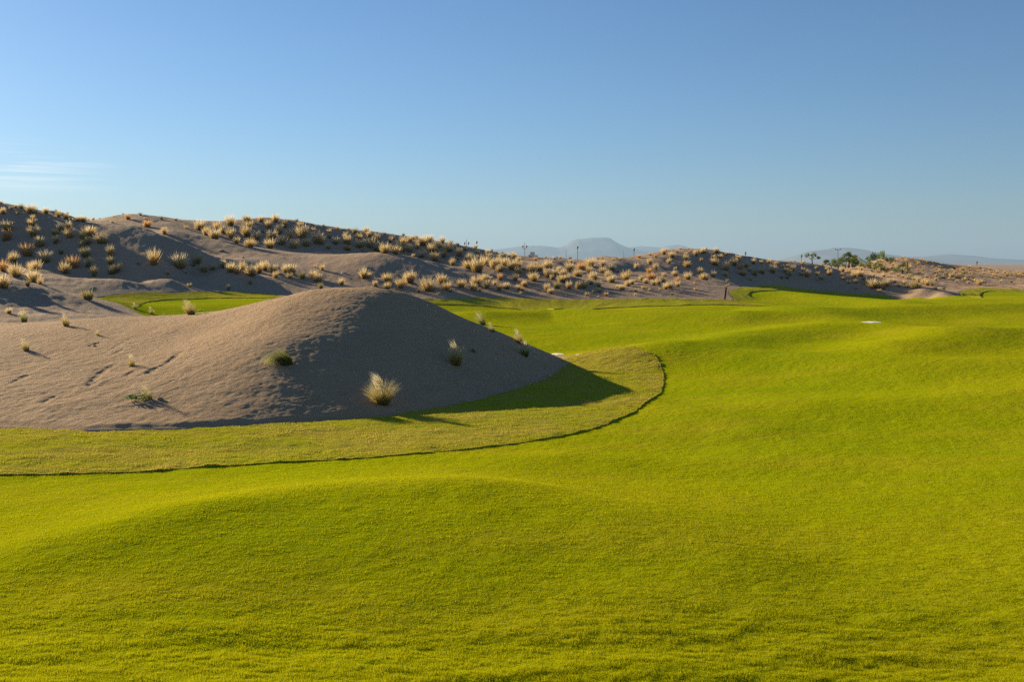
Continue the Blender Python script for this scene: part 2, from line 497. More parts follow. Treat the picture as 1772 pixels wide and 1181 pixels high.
def sand_mat(name, fine_scale=40, tint=(1, 1, 1), warm=1.0):
    m, nt = mat_new(name)
    v = pos(nt)
    a = noise(nt, v, .22, 5, .6); b = noise(nt, v, 2.2, 5, .65); g = noise(nt, v, fine_scale, 4, .75)
    T = lambda c: tuple(x * t for x, t in zip(c, tint))
    c = ramp(nt, a, [(.3, T((.345, .228, .126))), (.52, T((.392, .256, .138))), (.72, T((.372, .234, .121)))])
    c = mixc(nt, maprange(nt, b, .35, .7, 0, .35), c, T((.47, .345, .23)))
    c = mixc(nt, maprange(nt, g, .42, .62, 0, .40), c, T((.25, .168, .108)))
    grit = N(nt, 'ShaderNodeTexVoronoi', inp={'Scale': fine_scale * .55}); nt.links.new(v, grit.inputs['Vector'])
    c = mixc(nt, maprange(nt, grit.outputs['Distance'], .10, .16, .40, 0), c, T((.60, .50, .39)))
    n1 = bump(nt, noise(nt, v, fine_scale, 5, .8), .75, .035)
    n1 = bump(nt, noise(nt, v, fine_scale * .17, 4, .65), .55, .10, n1)
    finish(nt, c, n1, .95, .08)
    return m


M = {}
M['fairway'] = turf_mat('fairway_turf')
M['rough'] = turf_mat('rough_turf', .7)
M['sand_near'] = sand_mat('sand_near', 34)
M['sand_lit_tint'] = sand_mat('sand_lit_tint', 7, (1.28, 1.22, 1.22))  # same sand lightened: strong sun on the far right hills put into the colour
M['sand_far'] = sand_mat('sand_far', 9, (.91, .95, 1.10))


def blade_mat(name, root, mid, tip, vary, transl=.45, alt=None):
    """grass blades: colour runs from root to tip along the blade, each clump a little different"""
    m, nt = mat_new(name)
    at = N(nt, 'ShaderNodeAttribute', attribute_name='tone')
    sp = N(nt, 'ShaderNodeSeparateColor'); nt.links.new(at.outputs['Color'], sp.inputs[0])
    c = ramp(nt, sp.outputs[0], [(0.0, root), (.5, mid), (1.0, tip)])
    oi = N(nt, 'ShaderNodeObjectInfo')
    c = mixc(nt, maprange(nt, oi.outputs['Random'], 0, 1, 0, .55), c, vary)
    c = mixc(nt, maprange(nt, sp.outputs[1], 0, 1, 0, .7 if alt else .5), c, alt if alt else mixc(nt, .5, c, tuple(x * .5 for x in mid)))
    d = N(nt, 'ShaderNodeBsdfDiffuse'); t = N(nt, 'ShaderNodeBsdfTranslucent')
    nt.links.new(c, d.inputs[0]); nt.links.new(c, t.inputs[0])
    mx = N(nt, 'ShaderNodeMixShader', inp={0: transl}); nt.links.new(d.outputs[0], mx.inputs[1]); nt.links.new(t.outputs[0], mx.inputs[2])
    o = N(nt, 'ShaderNodeOutputMaterial'); nt.links.new(mx.outputs[0], o.inputs[0])
    return m


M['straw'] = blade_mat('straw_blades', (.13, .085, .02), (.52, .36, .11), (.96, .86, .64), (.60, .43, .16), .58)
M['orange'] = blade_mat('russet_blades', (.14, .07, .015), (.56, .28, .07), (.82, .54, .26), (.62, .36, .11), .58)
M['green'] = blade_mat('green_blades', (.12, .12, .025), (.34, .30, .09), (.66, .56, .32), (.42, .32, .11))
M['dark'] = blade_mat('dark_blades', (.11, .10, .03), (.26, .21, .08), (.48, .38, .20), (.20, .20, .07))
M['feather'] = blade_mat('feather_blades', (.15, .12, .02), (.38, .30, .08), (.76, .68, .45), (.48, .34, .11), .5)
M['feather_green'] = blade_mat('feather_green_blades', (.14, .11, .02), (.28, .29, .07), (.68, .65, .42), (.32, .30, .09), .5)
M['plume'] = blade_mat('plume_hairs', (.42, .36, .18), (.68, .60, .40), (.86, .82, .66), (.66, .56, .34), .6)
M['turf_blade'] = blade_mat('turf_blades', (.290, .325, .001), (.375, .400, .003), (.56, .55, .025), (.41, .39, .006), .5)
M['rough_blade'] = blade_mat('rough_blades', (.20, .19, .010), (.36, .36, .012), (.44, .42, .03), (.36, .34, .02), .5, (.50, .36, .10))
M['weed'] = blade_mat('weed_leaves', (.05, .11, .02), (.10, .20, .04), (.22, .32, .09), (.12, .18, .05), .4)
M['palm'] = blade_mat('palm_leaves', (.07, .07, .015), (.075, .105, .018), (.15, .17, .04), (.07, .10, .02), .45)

# ------------------------------------------------------------------ ground sheets
verts = np.stack([XG, YG, FZ], -1).reshape(-1, 3)
v, f = compact(verts, polar_faces(GSD > -1.2))
tag(mesh_obj('fairway', v, f, M['fairway']), kind='structure')
verts = np.stack([XG, YG, DZ], -1).reshape(-1, 3)
v, f = compact(verts, polar_faces((GSD < 1.2) & (YG > 28)))
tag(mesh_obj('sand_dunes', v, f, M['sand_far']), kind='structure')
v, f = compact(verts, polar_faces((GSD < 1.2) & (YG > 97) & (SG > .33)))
tag(mesh_obj('lit_tint_sand_hills', v + np.array([0, 0, .012]), f, M['sand_lit_tint']), kind='structure')  # far right hills laid over again in the sun-brightened sand tint
idx = np.arange(MZ.size).reshape(MZ.shape)
q = np.stack([idx[:-1, :-1], idx[:-1, 1:], idx[1:, 1:], idx[1:, :-1]], -1)
km = MSD > -.35
k = km[:-1, :-1] | km[1:, 1:] | km[:-1, 1:] | km[1:, :-1]
v, f = compact(np.stack([MXG, MYG, MZ], -1).reshape(-1, 3), q[k])
tag(mesh_obj('sand_mound', v, f, M['sand_near']), kind='structure')
# the plain that carries everything out to the horizon
ths = np.linspace(0, 2 * math.pi, 97)[:-1]
rs = np.array([0, 60, 120, 200, 400, 900, 2000, 5000, 9000, 16500.])
pv = [(r * math.cos(t), r * math.sin(t), -1.2 if r > 150 else -1.6) for r in rs for t in ths]
pf = [(i * 96 + k, i * 96 + (k + 1) % 96, (i + 1) * 96 + (k + 1) % 96, (i + 1) * 96 + k) for i in range(len(rs) - 1) for k in range(96)]
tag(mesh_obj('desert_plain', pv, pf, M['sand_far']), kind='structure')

# ------------------------------------------------------------------ strips of longer grass with a cut lip
def resample(pl, step):
    pl = np.array(pl, float); d = np.r_[0, np.cumsum(np.linalg.norm(np.diff(pl, axis=0), axis=1))]
    n = max(2, int(d[-1] / step)); t = np.linspace(0, d[-1], n)
    # Catmull-like smoothing by cubic through np.interp of a smoothed dense line
    x = np.interp(t, d, pl[:, 0]); y = np.interp(t, d, pl[:, 1])
    k = max(1, int(.8 * n / len(pl)) | 1)
    if k > 1:
        ker = np.hanning(k + 2)[1:-1]; ker /= ker.sum()
        for a in (x, y):
            pad = np.r_[2 * a[0] - a[k // 2:0:-1], a, 2 * a[-1] - a[-2:-k // 2 - 1:-1]] if k // 2 < n else a
            if len(pad) - k + 1 == n: a[:] = np.convolve(pad, ker, 'valid')
    return np.stack([x, y], 1)


def strip(outer, inner, step, nw, height, fade_ends=True, seed=0, jag=.03):
    """turf sheet between two polylines (matching order), raised, with an upright lip on the outer side"""
    o = resample(outer, step); n = len(o)
    i_ = resample(inner, step); t = np.linspace(0, len(i_) - 1, n)
    i_ = np.stack([np.interp(t, np.arange(len(i_)), i_[:, k]) for k in (0, 1)], 1)
    dirv = (i_ - o); dirv /= np.linalg.norm(dirv, axis=1)[:, None] + 1e-9
    sarc = np.arange(n) * step
    o = o + dirv * (jag * 2.0 * fbm(sarc * .7, sarc * 0, 3, seed) + jag * fbm(sarc * 5, sarc * 0, 2, seed + 5))[:, None]
    us = np.r_[0, 0.001, np.linspace(0, 1, nw) ** 1.3 * .999 + .001][1:]
    us[0] = 0.0
    g = o[:, None] * (1 - us)[None, :, None] + i_[:, None] * us[None, :, None]
    X, Y = g[..., 0], g[..., 1]
    T = grid_at(TG, X, Y)
    w = np.linalg.norm(i_ - o, axis=1)[:, None] * us[None]
    up = height * (1 + .6 * fbm(X * 2.5, Y * 2.5, 2, seed + 9)) * (.75 + .25 * sstep(0, .12, w))
    if fade_ends:
        e = np.minimum(sstep(0, 1.2, sarc), sstep(0, 1.2, sarc[::-1]))[:, None]; up = up * np.maximum(e, .1)
    Z = T + up + .014 * fbm(X * 6, Y * 6, 3, seed + 2)
    skirt = np.stack([X[:, 0] - dirv[:, 0] * .012, Y[:, 0] - dirv[:, 1] * .012, T[:, 0] - .05], -1)[:, None]
    G = np.concatenate([skirt, np.stack([X, Y, Z], -1)], 1)
    a, b = G.shape[:2]
    idx = np.arange(a * b).reshape(a, b)
    q = np.stack([idx[:-1, :-1], idx[:-1, 1:], idx[1:, 1:], idx[1:, :-1]], -1).reshape(-1, 4)
    return G.reshape(-1, 3), q, (X, Y, Z)


LIP = [(-330, 822), (-150, 819), (0, 815), (130, 813), (300, 806), (450, 800), (600, 792), (700, 785), (800, 775), (880, 768), (960, 756), (1030, 741), (1085, 722), (1125, 700), (1145, 680), (1149, 664), (1145, 648),
       (1130, 640), (1095, 633), (1050, 628), (1005, 626)]
lip_w = [pt(x, y, z=.06) for x, y in LIP]
inner_m = [np.array(OUT[1][:2]), np.array(OUT[2][:2]), np.array(OUT[3][:2]), np.array(OUT[4][:2]), np.array(OUT[5][:2]), np.array(OUT[6][:2]), np.array(OUT[7][:2]), np.array(OUT[8][:2]), np.array(OUT[9][:2]), np.array(OUT[10][:2]),
           np.array(OUT[11][:2]), np.array(OUT[12][:2]), np.array([1.7, 31.2]), np.array([1.2, 31.9])]
ctr = np.array([-4.5, 26.0])
inner_m = [p + (ctr - p) / np.linalg.norm(ctr - p) * .25 for p in inner_m]
sv, sq, SGR = strip(lip_w, inner_m, 0.04, 40, .024, seed=100, jag=.032)
tag(mesh_obj('rough_grass_apron', sv, sq, M['rough']), kind='structure')


def far_strip(name, lip, edge, lo, hi, height=.055, seed=0):
    lw = [on_T(x, y, lo, hi) for x, y in lip]; ew = [on_T(x, y, lo, hi + 8) for x, y in edge]
    vv, qq, _ = strip(lw, ew, .25, 14, height, seed=seed, jag=.10)
    return tag(mesh_obj(name, vv, qq, M['rough']), kind='structure')


far_strip('rough_grass_border', [(690, 526), (760, 527.5), (820, 529), (900, 535.5), (960, 537), (1030, 535), (1100, 532), (1180, 530), (1235, 527.5), (1290, 529.5), (1332, 530.5)],
          [(690, 518), (760, 519.5), (820, 516), (900, 517.5), (960, 519.5), (1030, 520), (1100, 518.5), (1180, 519), (1235, 519.5), (1262, 520), (1275, 521)], 40, 72, seed=200)
far_strip('rough_grass_corner', [(1312, 519), (1302, 515), (1296.5, 509), (1300, 505.5), (1322, 503.8), (1345, 504.5), (1375, 501.8), (1410, 503.5), (1455, 505.5)],
          [(1274, 520.5), (1265, 512), (1260, 505), (1280, 500.5), (1305, 496.5), (1335, 493.5), (1365, 497), (1405, 501.5), (1455, 504)], 55, 88, seed=210)
far_strip('rough_grass_far_corner', [(1700, 516), (1696, 511), (1699, 507), (1715, 504.5), (1772, 507)],
          [(1664, 511.5), (1659, 508), (1668, 502.5), (1700, 499), (1772, 501)], 60, 100, seed=220)
far_strip('rough_grass_collar', [(236, 533), (246, 526), (262, 522), (300, 519), (360, 517), (420, 516.8), (490, 517.5)],
          [(170, 519), (180, 513.5), (220, 510.5), (280, 507.5), (360, 506.5), (420, 507), (490, 511)], 40, 66, seed=230)

# ------------------------------------------------------------------ blades
def blades(base, h, w, az, lean, curl, n3=3, droop=None):
    """ribbon blades: base (n,3); height h; width w; azimuth they lean to; lean and curl in radians. returns verts, tris, tone"""
    n = len(base)
    dx, dy = np.cos(az), np.sin(az)
    sx, sy = -dy, dx
    vs = []; tone = []
    p = base.copy(); a = lean.copy()
    r = rng.random(n)
    tw = rng.random(n) * 6.28
    px_, py_ = np.cos(tw), np.sin(tw)
    for k in range(n3):
        t = k / n3
        ww = w * (1 - t) ** .7 * .5
        vs += [p + np.stack([px_ * ww, py_ * ww, 0 * ww], 1), p - np.stack([px_ * ww, py_ * ww, 0 * ww], 1)]
        tone += [np.full(n, t)] * 2
        s = h / n3
        p = p + np.stack([dx * np.sin(a) * s, dy * np.sin(a) * s, np.cos(a) * s], 1)
        a = a + curl / n3
    vs.append(p); tone.append(np.ones(n))
    K = 2 * n3 + 1
    Vv = np.stack(vs, 1).reshape(-1, 3)
    To = np.stack(tone, 1).reshape(-1)
    o = (np.arange(n) * K)[:, None]
    tri = []
    for k in range(n3 - 1):
        a_, b_, c_, d_ = 2 * k, 2 * k + 1, 2 * k + 2, 2 * k + 3
        tri += [(a_, b_, d_), (a_, d_, c_)]
    tri.append((2 * n3 - 2, 2 * n3 - 1, 2 * n3))
    Ff = (o[:, None] + np.array(tri)[None]).reshape(-1, 3)
    col = np.stack([To, np.repeat(r, K), 0 * To, 0 * To + 1], 1)
    return Vv, Ff, col


def clump(n, H, R, spread, wdt, wind=(0, 0), curl=.7, core=.28, hvar=.5, seg=3):
    """a bunch of blades: height H, foot radius R*core, outward lean up to spread"""
    q = np.sqrt(rng.random(n)); a = rng.random(n) * 6.2832
    base = np.stack([q * R * core * np.cos(a), q * R * core * np.sin(a), np.full(n, -.03)], 1)
    lean = q * spread * (.55 + .75 * rng.random(n))
    lx = np.cos(a) * lean + wind[0]; ly = np.sin(a) * lean + wind[1]
    az = np.arctan2(ly, lx) + rng.normal(0, .25, n); ln = np.hypot(lx, ly)
    # a few sprays stand clear of the mass
    k = 7; sa = rng.random(k) * 6.28; spray = np.max(np.cos(a[:, None] - sa[None]) ** 24, 1) * (q > .3)
    h = H * (1 - hvar * rng.random(n) ** 1.3) * (.86 + .22 * spray) * (1 - .10 * q)
    return blades(base, h, np.full(n, wdt) * (.6 + .8 * rng.random(n)), az, ln, curl * (.4 + rng.random(n)) * (.4 + ln), seg)


def joined(parts):
    vs, fs, cs, o = [], [], [], 0
    for a, b, c in parts:
        vs.append(a); fs.append(b + o); cs.append(c); o += len(a)
    return np.concatenate(vs), np.concatenate(fs), np.concatenate(cs)


def shifted(part, dx, dy, dz=0, s=1.0):
    a, b, c = part
    return a * s + np.array([dx, dy, dz]), b, c


# tussock shapes, one metre tall before scaling
SHAPES = {}
def shape_set(kind, n, spread, R, wind, k, wdt=.02, curl=.7):
    out = []
    for i in range(k):
        m = [clump(n, 1.0, R, spread, wdt, (wind[0] + random.uniform(-.08, .08), wind[1]), curl)]
        if i % 3 == 1: m.append(shifted(clump(n // 2, .8, R, spread, wdt, wind, curl), .28, -.1))
        if i % 3 == 2: m.append(shifted(clump(n // 3, .7, R, spread * .9, wdt, wind, curl), -.22, -.15))
        out.append(joined(m))
    SHAPES[kind] = out


shape_set('straw', 230, .66, .6, (-.06, 0), 9, .028, .22)
shape_set('orange', 220, .66, .6, (-.06, 0), 3, .028, .22)
shape_set('green', 220, .62, .5, (-.08, 0), 3, .026, .3)
shape_set('dark', 260, .62, .6, (-.05, 0), 3, .026)

# every tussock seen on the dunes: crop origin, then (x, y of the foot, height) at 8.75 times the photo's pixels; a letter marks the kind
CROPS = [
 ((0, 330), "15,200,65 40,355,95 165,285,55 240,260,65 325,280,85g 275,365,65 480,340,140 540,365,95 700,345,90 850,300,35d 1022,330,50d 890,405,100 1010,430,95 1075,440,50 1280,390,60d 1190,465,80 1255,470,85 1340,445,45 1410,425,60 1510,410,35 1700,490,60 1725,400,35 110,600,130 120,755,160o 500,450,80 485,545,110 515,700,150 915,605,100 1035,580,110 825,670,85g 1050,715,130 855,800,110g 620,845,150 1350,690,140 1240,745,120g 1335,820,110g 1245,865,95g 1525,800,145 405,985,170o 470,990,60 205,1095,150 690,1095,160 920,965,80d 1280,1005,140g 1680,1000,150 1680,1120,120g"),
 ((0, 440), "50,265,170o 240,350,180 555,265,165 520,440,190 610,465,100 420,490,110d 25,510,180 980,295,165 1105,205,165o 1350,195,130g 1430,340,150g 1720,300,120d 1310,690,150g 140,900,80 470,240,120"),
 ((200, 330), "115,350,30d 185,440,90o 375,375,55d 490,550,100o 445,430,35 695,440,70d 915,460,60d 740,660,100 1070,575,65 1195,465,25d 1410,475,20d 1510,475,25d 580,1125,215 965,1175,200 1255,1110,130g 1180,1150,60d 350,1130,60d"),
 ((200, 430), "15,370,130d 790,400,70 1065,380,60 1335,360,120 1480,330,100 1625,300,125 1115,585,75g 1715,635,85g"),
 ((330, 360), "150,330,150 225,415,120 355,470,150 410,335,130 495,390,120 605,270,150 615,460,140 840,205,100 890,300,105 840,430,160 700,540,90 905,600,125 1000,490,120 1070,210,100 1095,385,60d 1175,300,115 1285,215,120 1340,395,130 1235,480,125 1205,615,140 1380,560,130 1495,470,120 1430,300,115 1475,215,50d 1610,205,55d 1565,615,130 1665,290,80 1700,460,190 1740,575,125 460,665,40 780,765,30 620,975,135 705,1000,110 790,945,125 900,1030,155 1040,985,150 1125,950,140 1255,980,130 1290,1060,100 1440,980,120 1535,1000,150 1500,1075,85 1695,1080,110g 905,1160,90g 575,1190,30"),
 ((520, 370), "205,265,75 345,195,50d 440,280,60 565,240,70 260,455,170 440,375,75d 540,465,100 425,535,80 720,250,55 690,330,75 670,385,80 715,470,135 700,555,85o 715,605,35o 830,295,80g 890,400,90 900,515,120 940,575,50o 1000,290,85 1040,350,90 1065,515,140 1165,430,125 1165,570,130 1280,600,145 1270,320,55d 1360,435,80 1415,390,60 1440,490,80 1440,615,120 1500,575,130 1560,480,115 1560,335,50d 1640,580,115 1660,430,100 1710,380,60 1620,630,35 1710,655,50 225,820,50o 330,860,80 200,975,120 270,1030,130 300,1140,90g 620,1085,100 960,985,150 1020,970,90 1310,1030,125 1130,1100,90 1315,1150,110 1520,1130,140 1655,1050,160 1430,1190,70g 1075,1130,35"),
 ((710, 390), "100,180,55 200,305,140 285,250,110 110,355,90 345,205,45 400,340,110 330,415,140 175,490,100 45,480,60 365,540,125 490,270,100 620,245,60d 575,340,100 565,400,110 510,495,110d 735,470,115 720,305,55d 835,380,60d 990,325,75 1010,460,80d 640,615,110 450,560,50 500,580,30 720,530,50d 875,660,130 890,560,130 960,500,80 1030,710,210 1010,560,100 1155,600,130 1185,500,80 1170,440,80 1235,390,50d 1310,425,40d 1395,430,45d 1375,510,90 1275,650,150 1340,580,100 1430,615,120 1365,700,100 1495,480,70 1555,440,60 1570,500,80 1540,670,150 1640,560,90 1650,650,110 1720,680,70 1625,740,100 10,880,160 260,1000,190 470,885,140 555,985,125 610,1015,70g 780,945,130 130,1030,80g 428,1060,60g 1010,910,135 1130,850,110 1155,960,120 945,980,100 975,1000,70 1055,1005,60 1220,810,50 1360,835,100o 1285,920,90 1350,995,110 1295,1005,40 1445,965,95 1590,840,100 1720,935,90 1635,990,90 1690,990,60o 1675,1045,50"),
 ((900, 410), "140,280,50d 390,300,45 230,365,75o 240,430,60 185,540,140 290,520,110 410,480,120 520,345,60 555,310,40d 610,325,50 760,305,45d 760,390,60 740,520,130 920,500,110o 865,605,110 340,570,50 205,675,125 415,605,120 530,610,120 600,520,80 650,590,100 480,650,80 625,690,110 710,690,120 1025,320,35 1065,460,130 1185,345,40d 1250,345,40d 1250,445,90 1380,510,100 1050,560,110 1100,650,120 1260,550,90 1330,620,110 1390,695,115 1410,355,50 1515,350,50 1480,540,60 1610,660,130 1640,580,80 1045,715,90 970,780,110 890,785,110 740,790,110 550,785,110g 410,820,110 465,860,80 60,760,80o 35,815,60 1195,760,95 1110,855,75g 1200,840,75 1010,900,70 1030,925,30 1300,895,75o 1180,915,30 1460,770,60 1530,805,80 1640,750,90 1690,720,80 750,880,30"),
 ((1080, 410), "225,320,65o 390,280,50 480,315,75o 600,270,100 640,215,55 800,240,70 850,190,50 975,195,45 1010,230,60 715,315,90 935,280,60 935,360,90 1085,290,100 1185,250,80 1235,200,50 1390,245,85 1550,280,75 390,415,90 190,490,85 480,500,95 680,410,80 950,460,95 770,505,60 760,595,80 600,615,80 380,560,90o 400,650,110o 270,660,80 320,710,80 445,740,90 520,725,90 575,690,90 970,650,110 1145,560,90 1200,655,100 1170,370,60 1355,330,70 1365,430,110 1460,320,75 1670,440,110 1655,350,60 1550,520,130 1540,600,80 1355,615,90 1565,685,55g 1070,725,50o 810,700,95o 815,760,90 690,785,110 630,800,90 1085,810,55 1140,860,25g 865,840,40g 725,885,60g 380,825,60 290,795,70 180,830,70 165,890,45 540,815,50 1740,370,80 1570,745,40"),
 ((1270, 410), "70,355,80 105,510,90o 120,585,90 190,470,95 245,525,80 300,415,85 320,590,100g 425,470,60 430,565,110 415,410,75 530,400,80 590,555,120 640,430,80 740,475,70 770,540,80 795,395,40 860,380,35 820,450,50 895,520,95 850,590,90 810,640,70d 725,640,60d 1040,420,70 1070,390,30d 930,380,25d 1045,520,70 1015,590,80 1115,605,110 1250,490,60 1265,590,75 1325,650,80 1405,505,70 1450,580,85 1340,420,50 1645,540,90 1640,600,70 1665,655,75 255,665,50g 1260,665,40"),
 ((1440, 410), "250,710,60 330,620,90 350,700,80 410,600,90 430,510,80 260,550,70 530,640,60 620,610,80 480,660,60d 500,720,60d 545,720,80 630,780,140 720,690,80 710,760,60 785,800,70d 820,750,110 780,610,80 890,570,60 715,840,60 360,800,40 945,690,80 1010,760,80 1095,720,80 1140,770,80 1250,790,120g 1170,870,30 1000,600,60 1060,620,60 1130,640,70 1240,660,80 1310,690,90 1380,720,90 1440,740,90 1510,740,70 1560,800,80d 1690,800,60d"),
 ((1572, 410), "270,620,70 410,665,70 530,635,70 660,625,90 730,690,50 845,665,70 910,710,50 1000,690,70 1075,735,90 1120,705,60 1210,730,40 1310,745,45 580,600,70 690,780,20d 730,775,20d 1330,790,20d 1560,700,50d 1390,695,60 1270,740,50 1540,770,35"),
]
KIND = {'g': 'green', 'o': 'orange', 'd': 'dark'}
tus = []
for (ox, oy), txt in CROPS:
    for w in txt.split():
        k = 'straw'
        if w[-1] in KIND: k = KIND[w[-1]]; w = w[:-1]
        a, b, h = map(float, w.split(','))
        tus.append((ox + a / 8.75, oy + b / 8.75, h / 8.75, k))
# the smallest tufts on the hills at the far right, thick on the ground
rr = random.Random(5)
n_back = 0
while n_back < 190:
    x = rr.uniform(1490, 1772); top = np.interp(x, [1490, 1520, 1540, 1580, 1610, 1650, 1690, 1710, 1740, 1772], [461, 450, 447, 448, 451, 465, 463, 466, 472, 473])
    bot = np.interp(x, [1490, 1560, 1640, 1772], [464, 478, 486, 482])
    y = top + (bot - top) * rr.random() ** 1.1
    tus.append((x, y, rr.uniform(3.5, 6.5), rr.choice(['straw', 'straw', 'straw', 'orange', 'dark'])))
    n_back += 1


def place(px, py, hpx):
    p = hit(px, py, 36, 205, use_mound=False)
    return p, hpx * p[1] / F


tus.sort(key=lambda t: -t[2])
N_IND = 272
ind, rest = tus[:N_IND], tus[N_IND:]
ORD = ['first', 'second', 'third', 'fourth', 'fifth', 'sixth', 'seventh', 'eighth', 'ninth', 'tenth', 'eleventh', 'twelfth', 'thirteenth', 'fourteenth', 'fifteenth', 'sixteenth', 'seventeenth', 'eighteenth', 'nineteenth', 'twentieth']


def zone(px, py):
    if px < 100 and py > 466 + .25 * px: return 'near spur at left edge'
    if px < 175: return 'left half of big shaded dune'
    if px < 340: return 'right half of big shaded dune' if py > 400 else 'hump behind big left dune'
    if py > 455 and px < 560: return 'sand bank behind small green'
    if px < 500: return 'left part of centre dune'
    if px < 640: return 'middle of centre dune' if py < 445 else 'left foot of smooth hump'
    if px < 790: return 'right part of centre dune' if py < 460 else 'right foot of smooth hump'
    if px < 930: return 'shoulder left of two lantern lamp' if py < 475 else 'sand flat beyond green turf'
    if px < 1090: return 'saddle under flat topped mountain'
    if px < 1210: return 'sunlit half of right dune'
    if px < 1330: return 'shaded dune above red stake'
    if px < 1460: return 'shaded dune below V shaped palm'
    return 'dune spur below palms'


zones = {}
for t in ind: zones.setdefault(zone(t[0], t[1]), []).append(t)
LOOK = {'straw': 'straw', 'orange': 'russet', 'green': 'greenish', 'dark': 'dark'}
labels = {}
for z, lst in zones.items():
    lst.sort(key=lambda t: t[1])
    nr = max(1, round(len(lst) / 8))
    rows = [list(r) for r in np.array_split(np.arange(len(lst)), nr)]
    names = {1: ['only'], 2: ['upper', 'lower'], 3: ['top', 'middle', 'bottom'], 4: ['top', 'second', 'third', 'bottom']}.get(nr) or ['top'] + ORD[1:nr - 1] + ['bottom']
    for rname, r in zip(names, rows):
        r = sorted(r, key=lambda i: lst[i][0])
        for k, i in enumerate(r):
            row = '' if nr == 1 else f' of {rname} row'
            labels[id(lst[i])] = f"{LOOK[lst[i][3]]} tussock, {ORD[k]} from left{row}, {z}"
meshes = {}
for kind, shp in SHAPES.items():
    meshes[kind] = []
    for i, (a, b, c) in enumerate(shp):
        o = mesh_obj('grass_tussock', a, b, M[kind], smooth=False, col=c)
        meshes[kind].append(o)
used = set()
for t in ind:
    p, h = place(*t[:3])
    h *= 1.48
    i = random.randrange(len(meshes[t[3]])); proto = meshes[t[3]][i]
    if proto.name in used:
        o = proto.copy(); C.objects.link(o)
    else:
        o = proto; used.add(proto.name)
    wide = random.uniform(.62, .98)
    o.location = (p[0], p[1], p[2])
    o.scale = (h * wide, h * wide, h); o.rotation_euler = (0, 0, random.choice((0, math.pi)) * 0 + random.uniform(-.5, .5))
    tag(o, labels[id(t)], 'tussock', 'grass tussocks on the dunes')
for kind in meshes:
    for o in meshes[kind]:
        if o.name not in used: bpy.data.objects.remove(o)
# the small ones that are left, as one
parts = {}
for t in rest:
    p, h = place(*t[:3])
    a, b, c = clump(70, 1.0, .6, .65, .06, (-.05, 0), .6)
    wide = random.uniform(1.0, 1.35)
    h *= 1.25; wide *= .8
    parts.setdefault('green' if t[3] == 'green' else t[3], []).append((a * np.array([h * wide, h * wide, h]) + p, b, c))
allp = []; mats = []; cnt = []
for kd, ps in parts.items():
    j = joined(ps); allp.append(j); mats.append(kd); cnt.append(len(j[1]))
a, b, c = joined(allp)
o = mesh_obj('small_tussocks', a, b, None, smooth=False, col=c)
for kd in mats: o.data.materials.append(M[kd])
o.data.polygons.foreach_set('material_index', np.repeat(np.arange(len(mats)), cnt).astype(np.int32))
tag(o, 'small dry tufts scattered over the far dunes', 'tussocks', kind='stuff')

# ------------------------------------------------------------------ feather grass on the front mound
def feather(px, py, hpx, label, kind='feather', wind=-.35, spread=.35, n=420, plume=True, curl=.9, wmul=1.0, name='feather_grass'):
    p = hit(px, py, 17, 60)
    h = hpx * 1.15 * p[1] / F
    root = empty(name, (p[0], p[1], p[2]))
    tag(root, label, 'grass clump', 'feather grass on the front mound')
    w = .0045 + .010 * h * (p[1] / 30)
    lv = clump(n, h * .95, h * wmul * .6, spread * .75, w * .7, (wind * .75, 0), curl, .30, .55, 4)
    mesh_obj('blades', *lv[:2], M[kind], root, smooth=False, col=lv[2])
    if plume:
        # pale awns streaming downwind from the upper half
        m = n // 5
        q = np.sqrt(rng.random(m)); a = rng.random(m) * 6.2832
        t0 = .45 + .35 * rng.random(m)
        ln = wind * .9
        base = np.stack([np.cos(a) * q * h * .14 * wmul + math.sin(ln) * h * t0 * .8, np.sin(a) * q * h * .12 * wmul, h * t0 * .92], 1)
        pv_ = blades(base, h * (.25 + .25 * rng.random(m)), np.full(m, w * .75), np.arctan2(np.sin(a) * .3, np.cos(a) * .3 + 3 * wind), np.abs(wind) * 1.6 + .25 * q, curl * np.ones(m) * .9, 3)
        mesh_obj('plumes', *pv_[:2], M['plume'], root, smooth=False, col=pv_[2])
    return root


feather(662, 699, 47, 'large pale feathery grass clump, lowest in the mound shadow', wind=-.20, spread=.80, n=850, curl=.8, wmul=1.0)
feather(790, 632, 36, 'pale upright feathery clump midway across the shaded mound face', 'feather', wind=-.12, spread=.52, n=560, curl=.5, wmul=.85)
feather(496, 630, 56, 'green clump blown flat to the left at edge of mound shadow', 'feather_green', wind=-.62, spread=.22, n=900, plume=False, curl=3.6)
feather(836, 563, 24, 'highest of four grass clumps on the right mound skyline', 'feather_green', wind=-.4, spread=.3, n=300)
feather(853, 574, 16, 'second clump down the right mound skyline, short with white top', 'feather_green', wind=-.4, spread=.35, n=260)
feather(901, 595, 24, 'tan plumed clump third down the right mound skyline', 'feather', wind=-.3, spread=.3, n=300)
feather(909, 616, 24, 'dark green clump just below the right mound skyline', 'feather_green', wind=-.1, spread=.45, n=340)
feather(820, 610, 14, 'faint low clump right of the pale clump in mound shadow', 'dark', wind=-.6, spread=.5, n=200, plume=False)
feather(331, 545, 25, 'rounded silvery clump standing before the small green', 'feather', wind=-.3, spread=.5, n=480)
feather(42, 558, 20, 'green clump with white tip at left mound skyline', 'feather_green', wind=-.1, spread=.22, n=300)
feather(34, 546, 8, 'white plume head left of the green white tipped clump', 'plume', wind=-.2, spread=.5, n=160, plume=False)
feather(115, 565, 22, 'slim tan clump with white plume on the upper left mound', 'feather', wind=-.15, spread=.2, n=240)
feather(170, 581, 11, 'tiny buff tuft highest on the bare left mound slope', 'feather', wind=-.2, spread=.3, n=140)
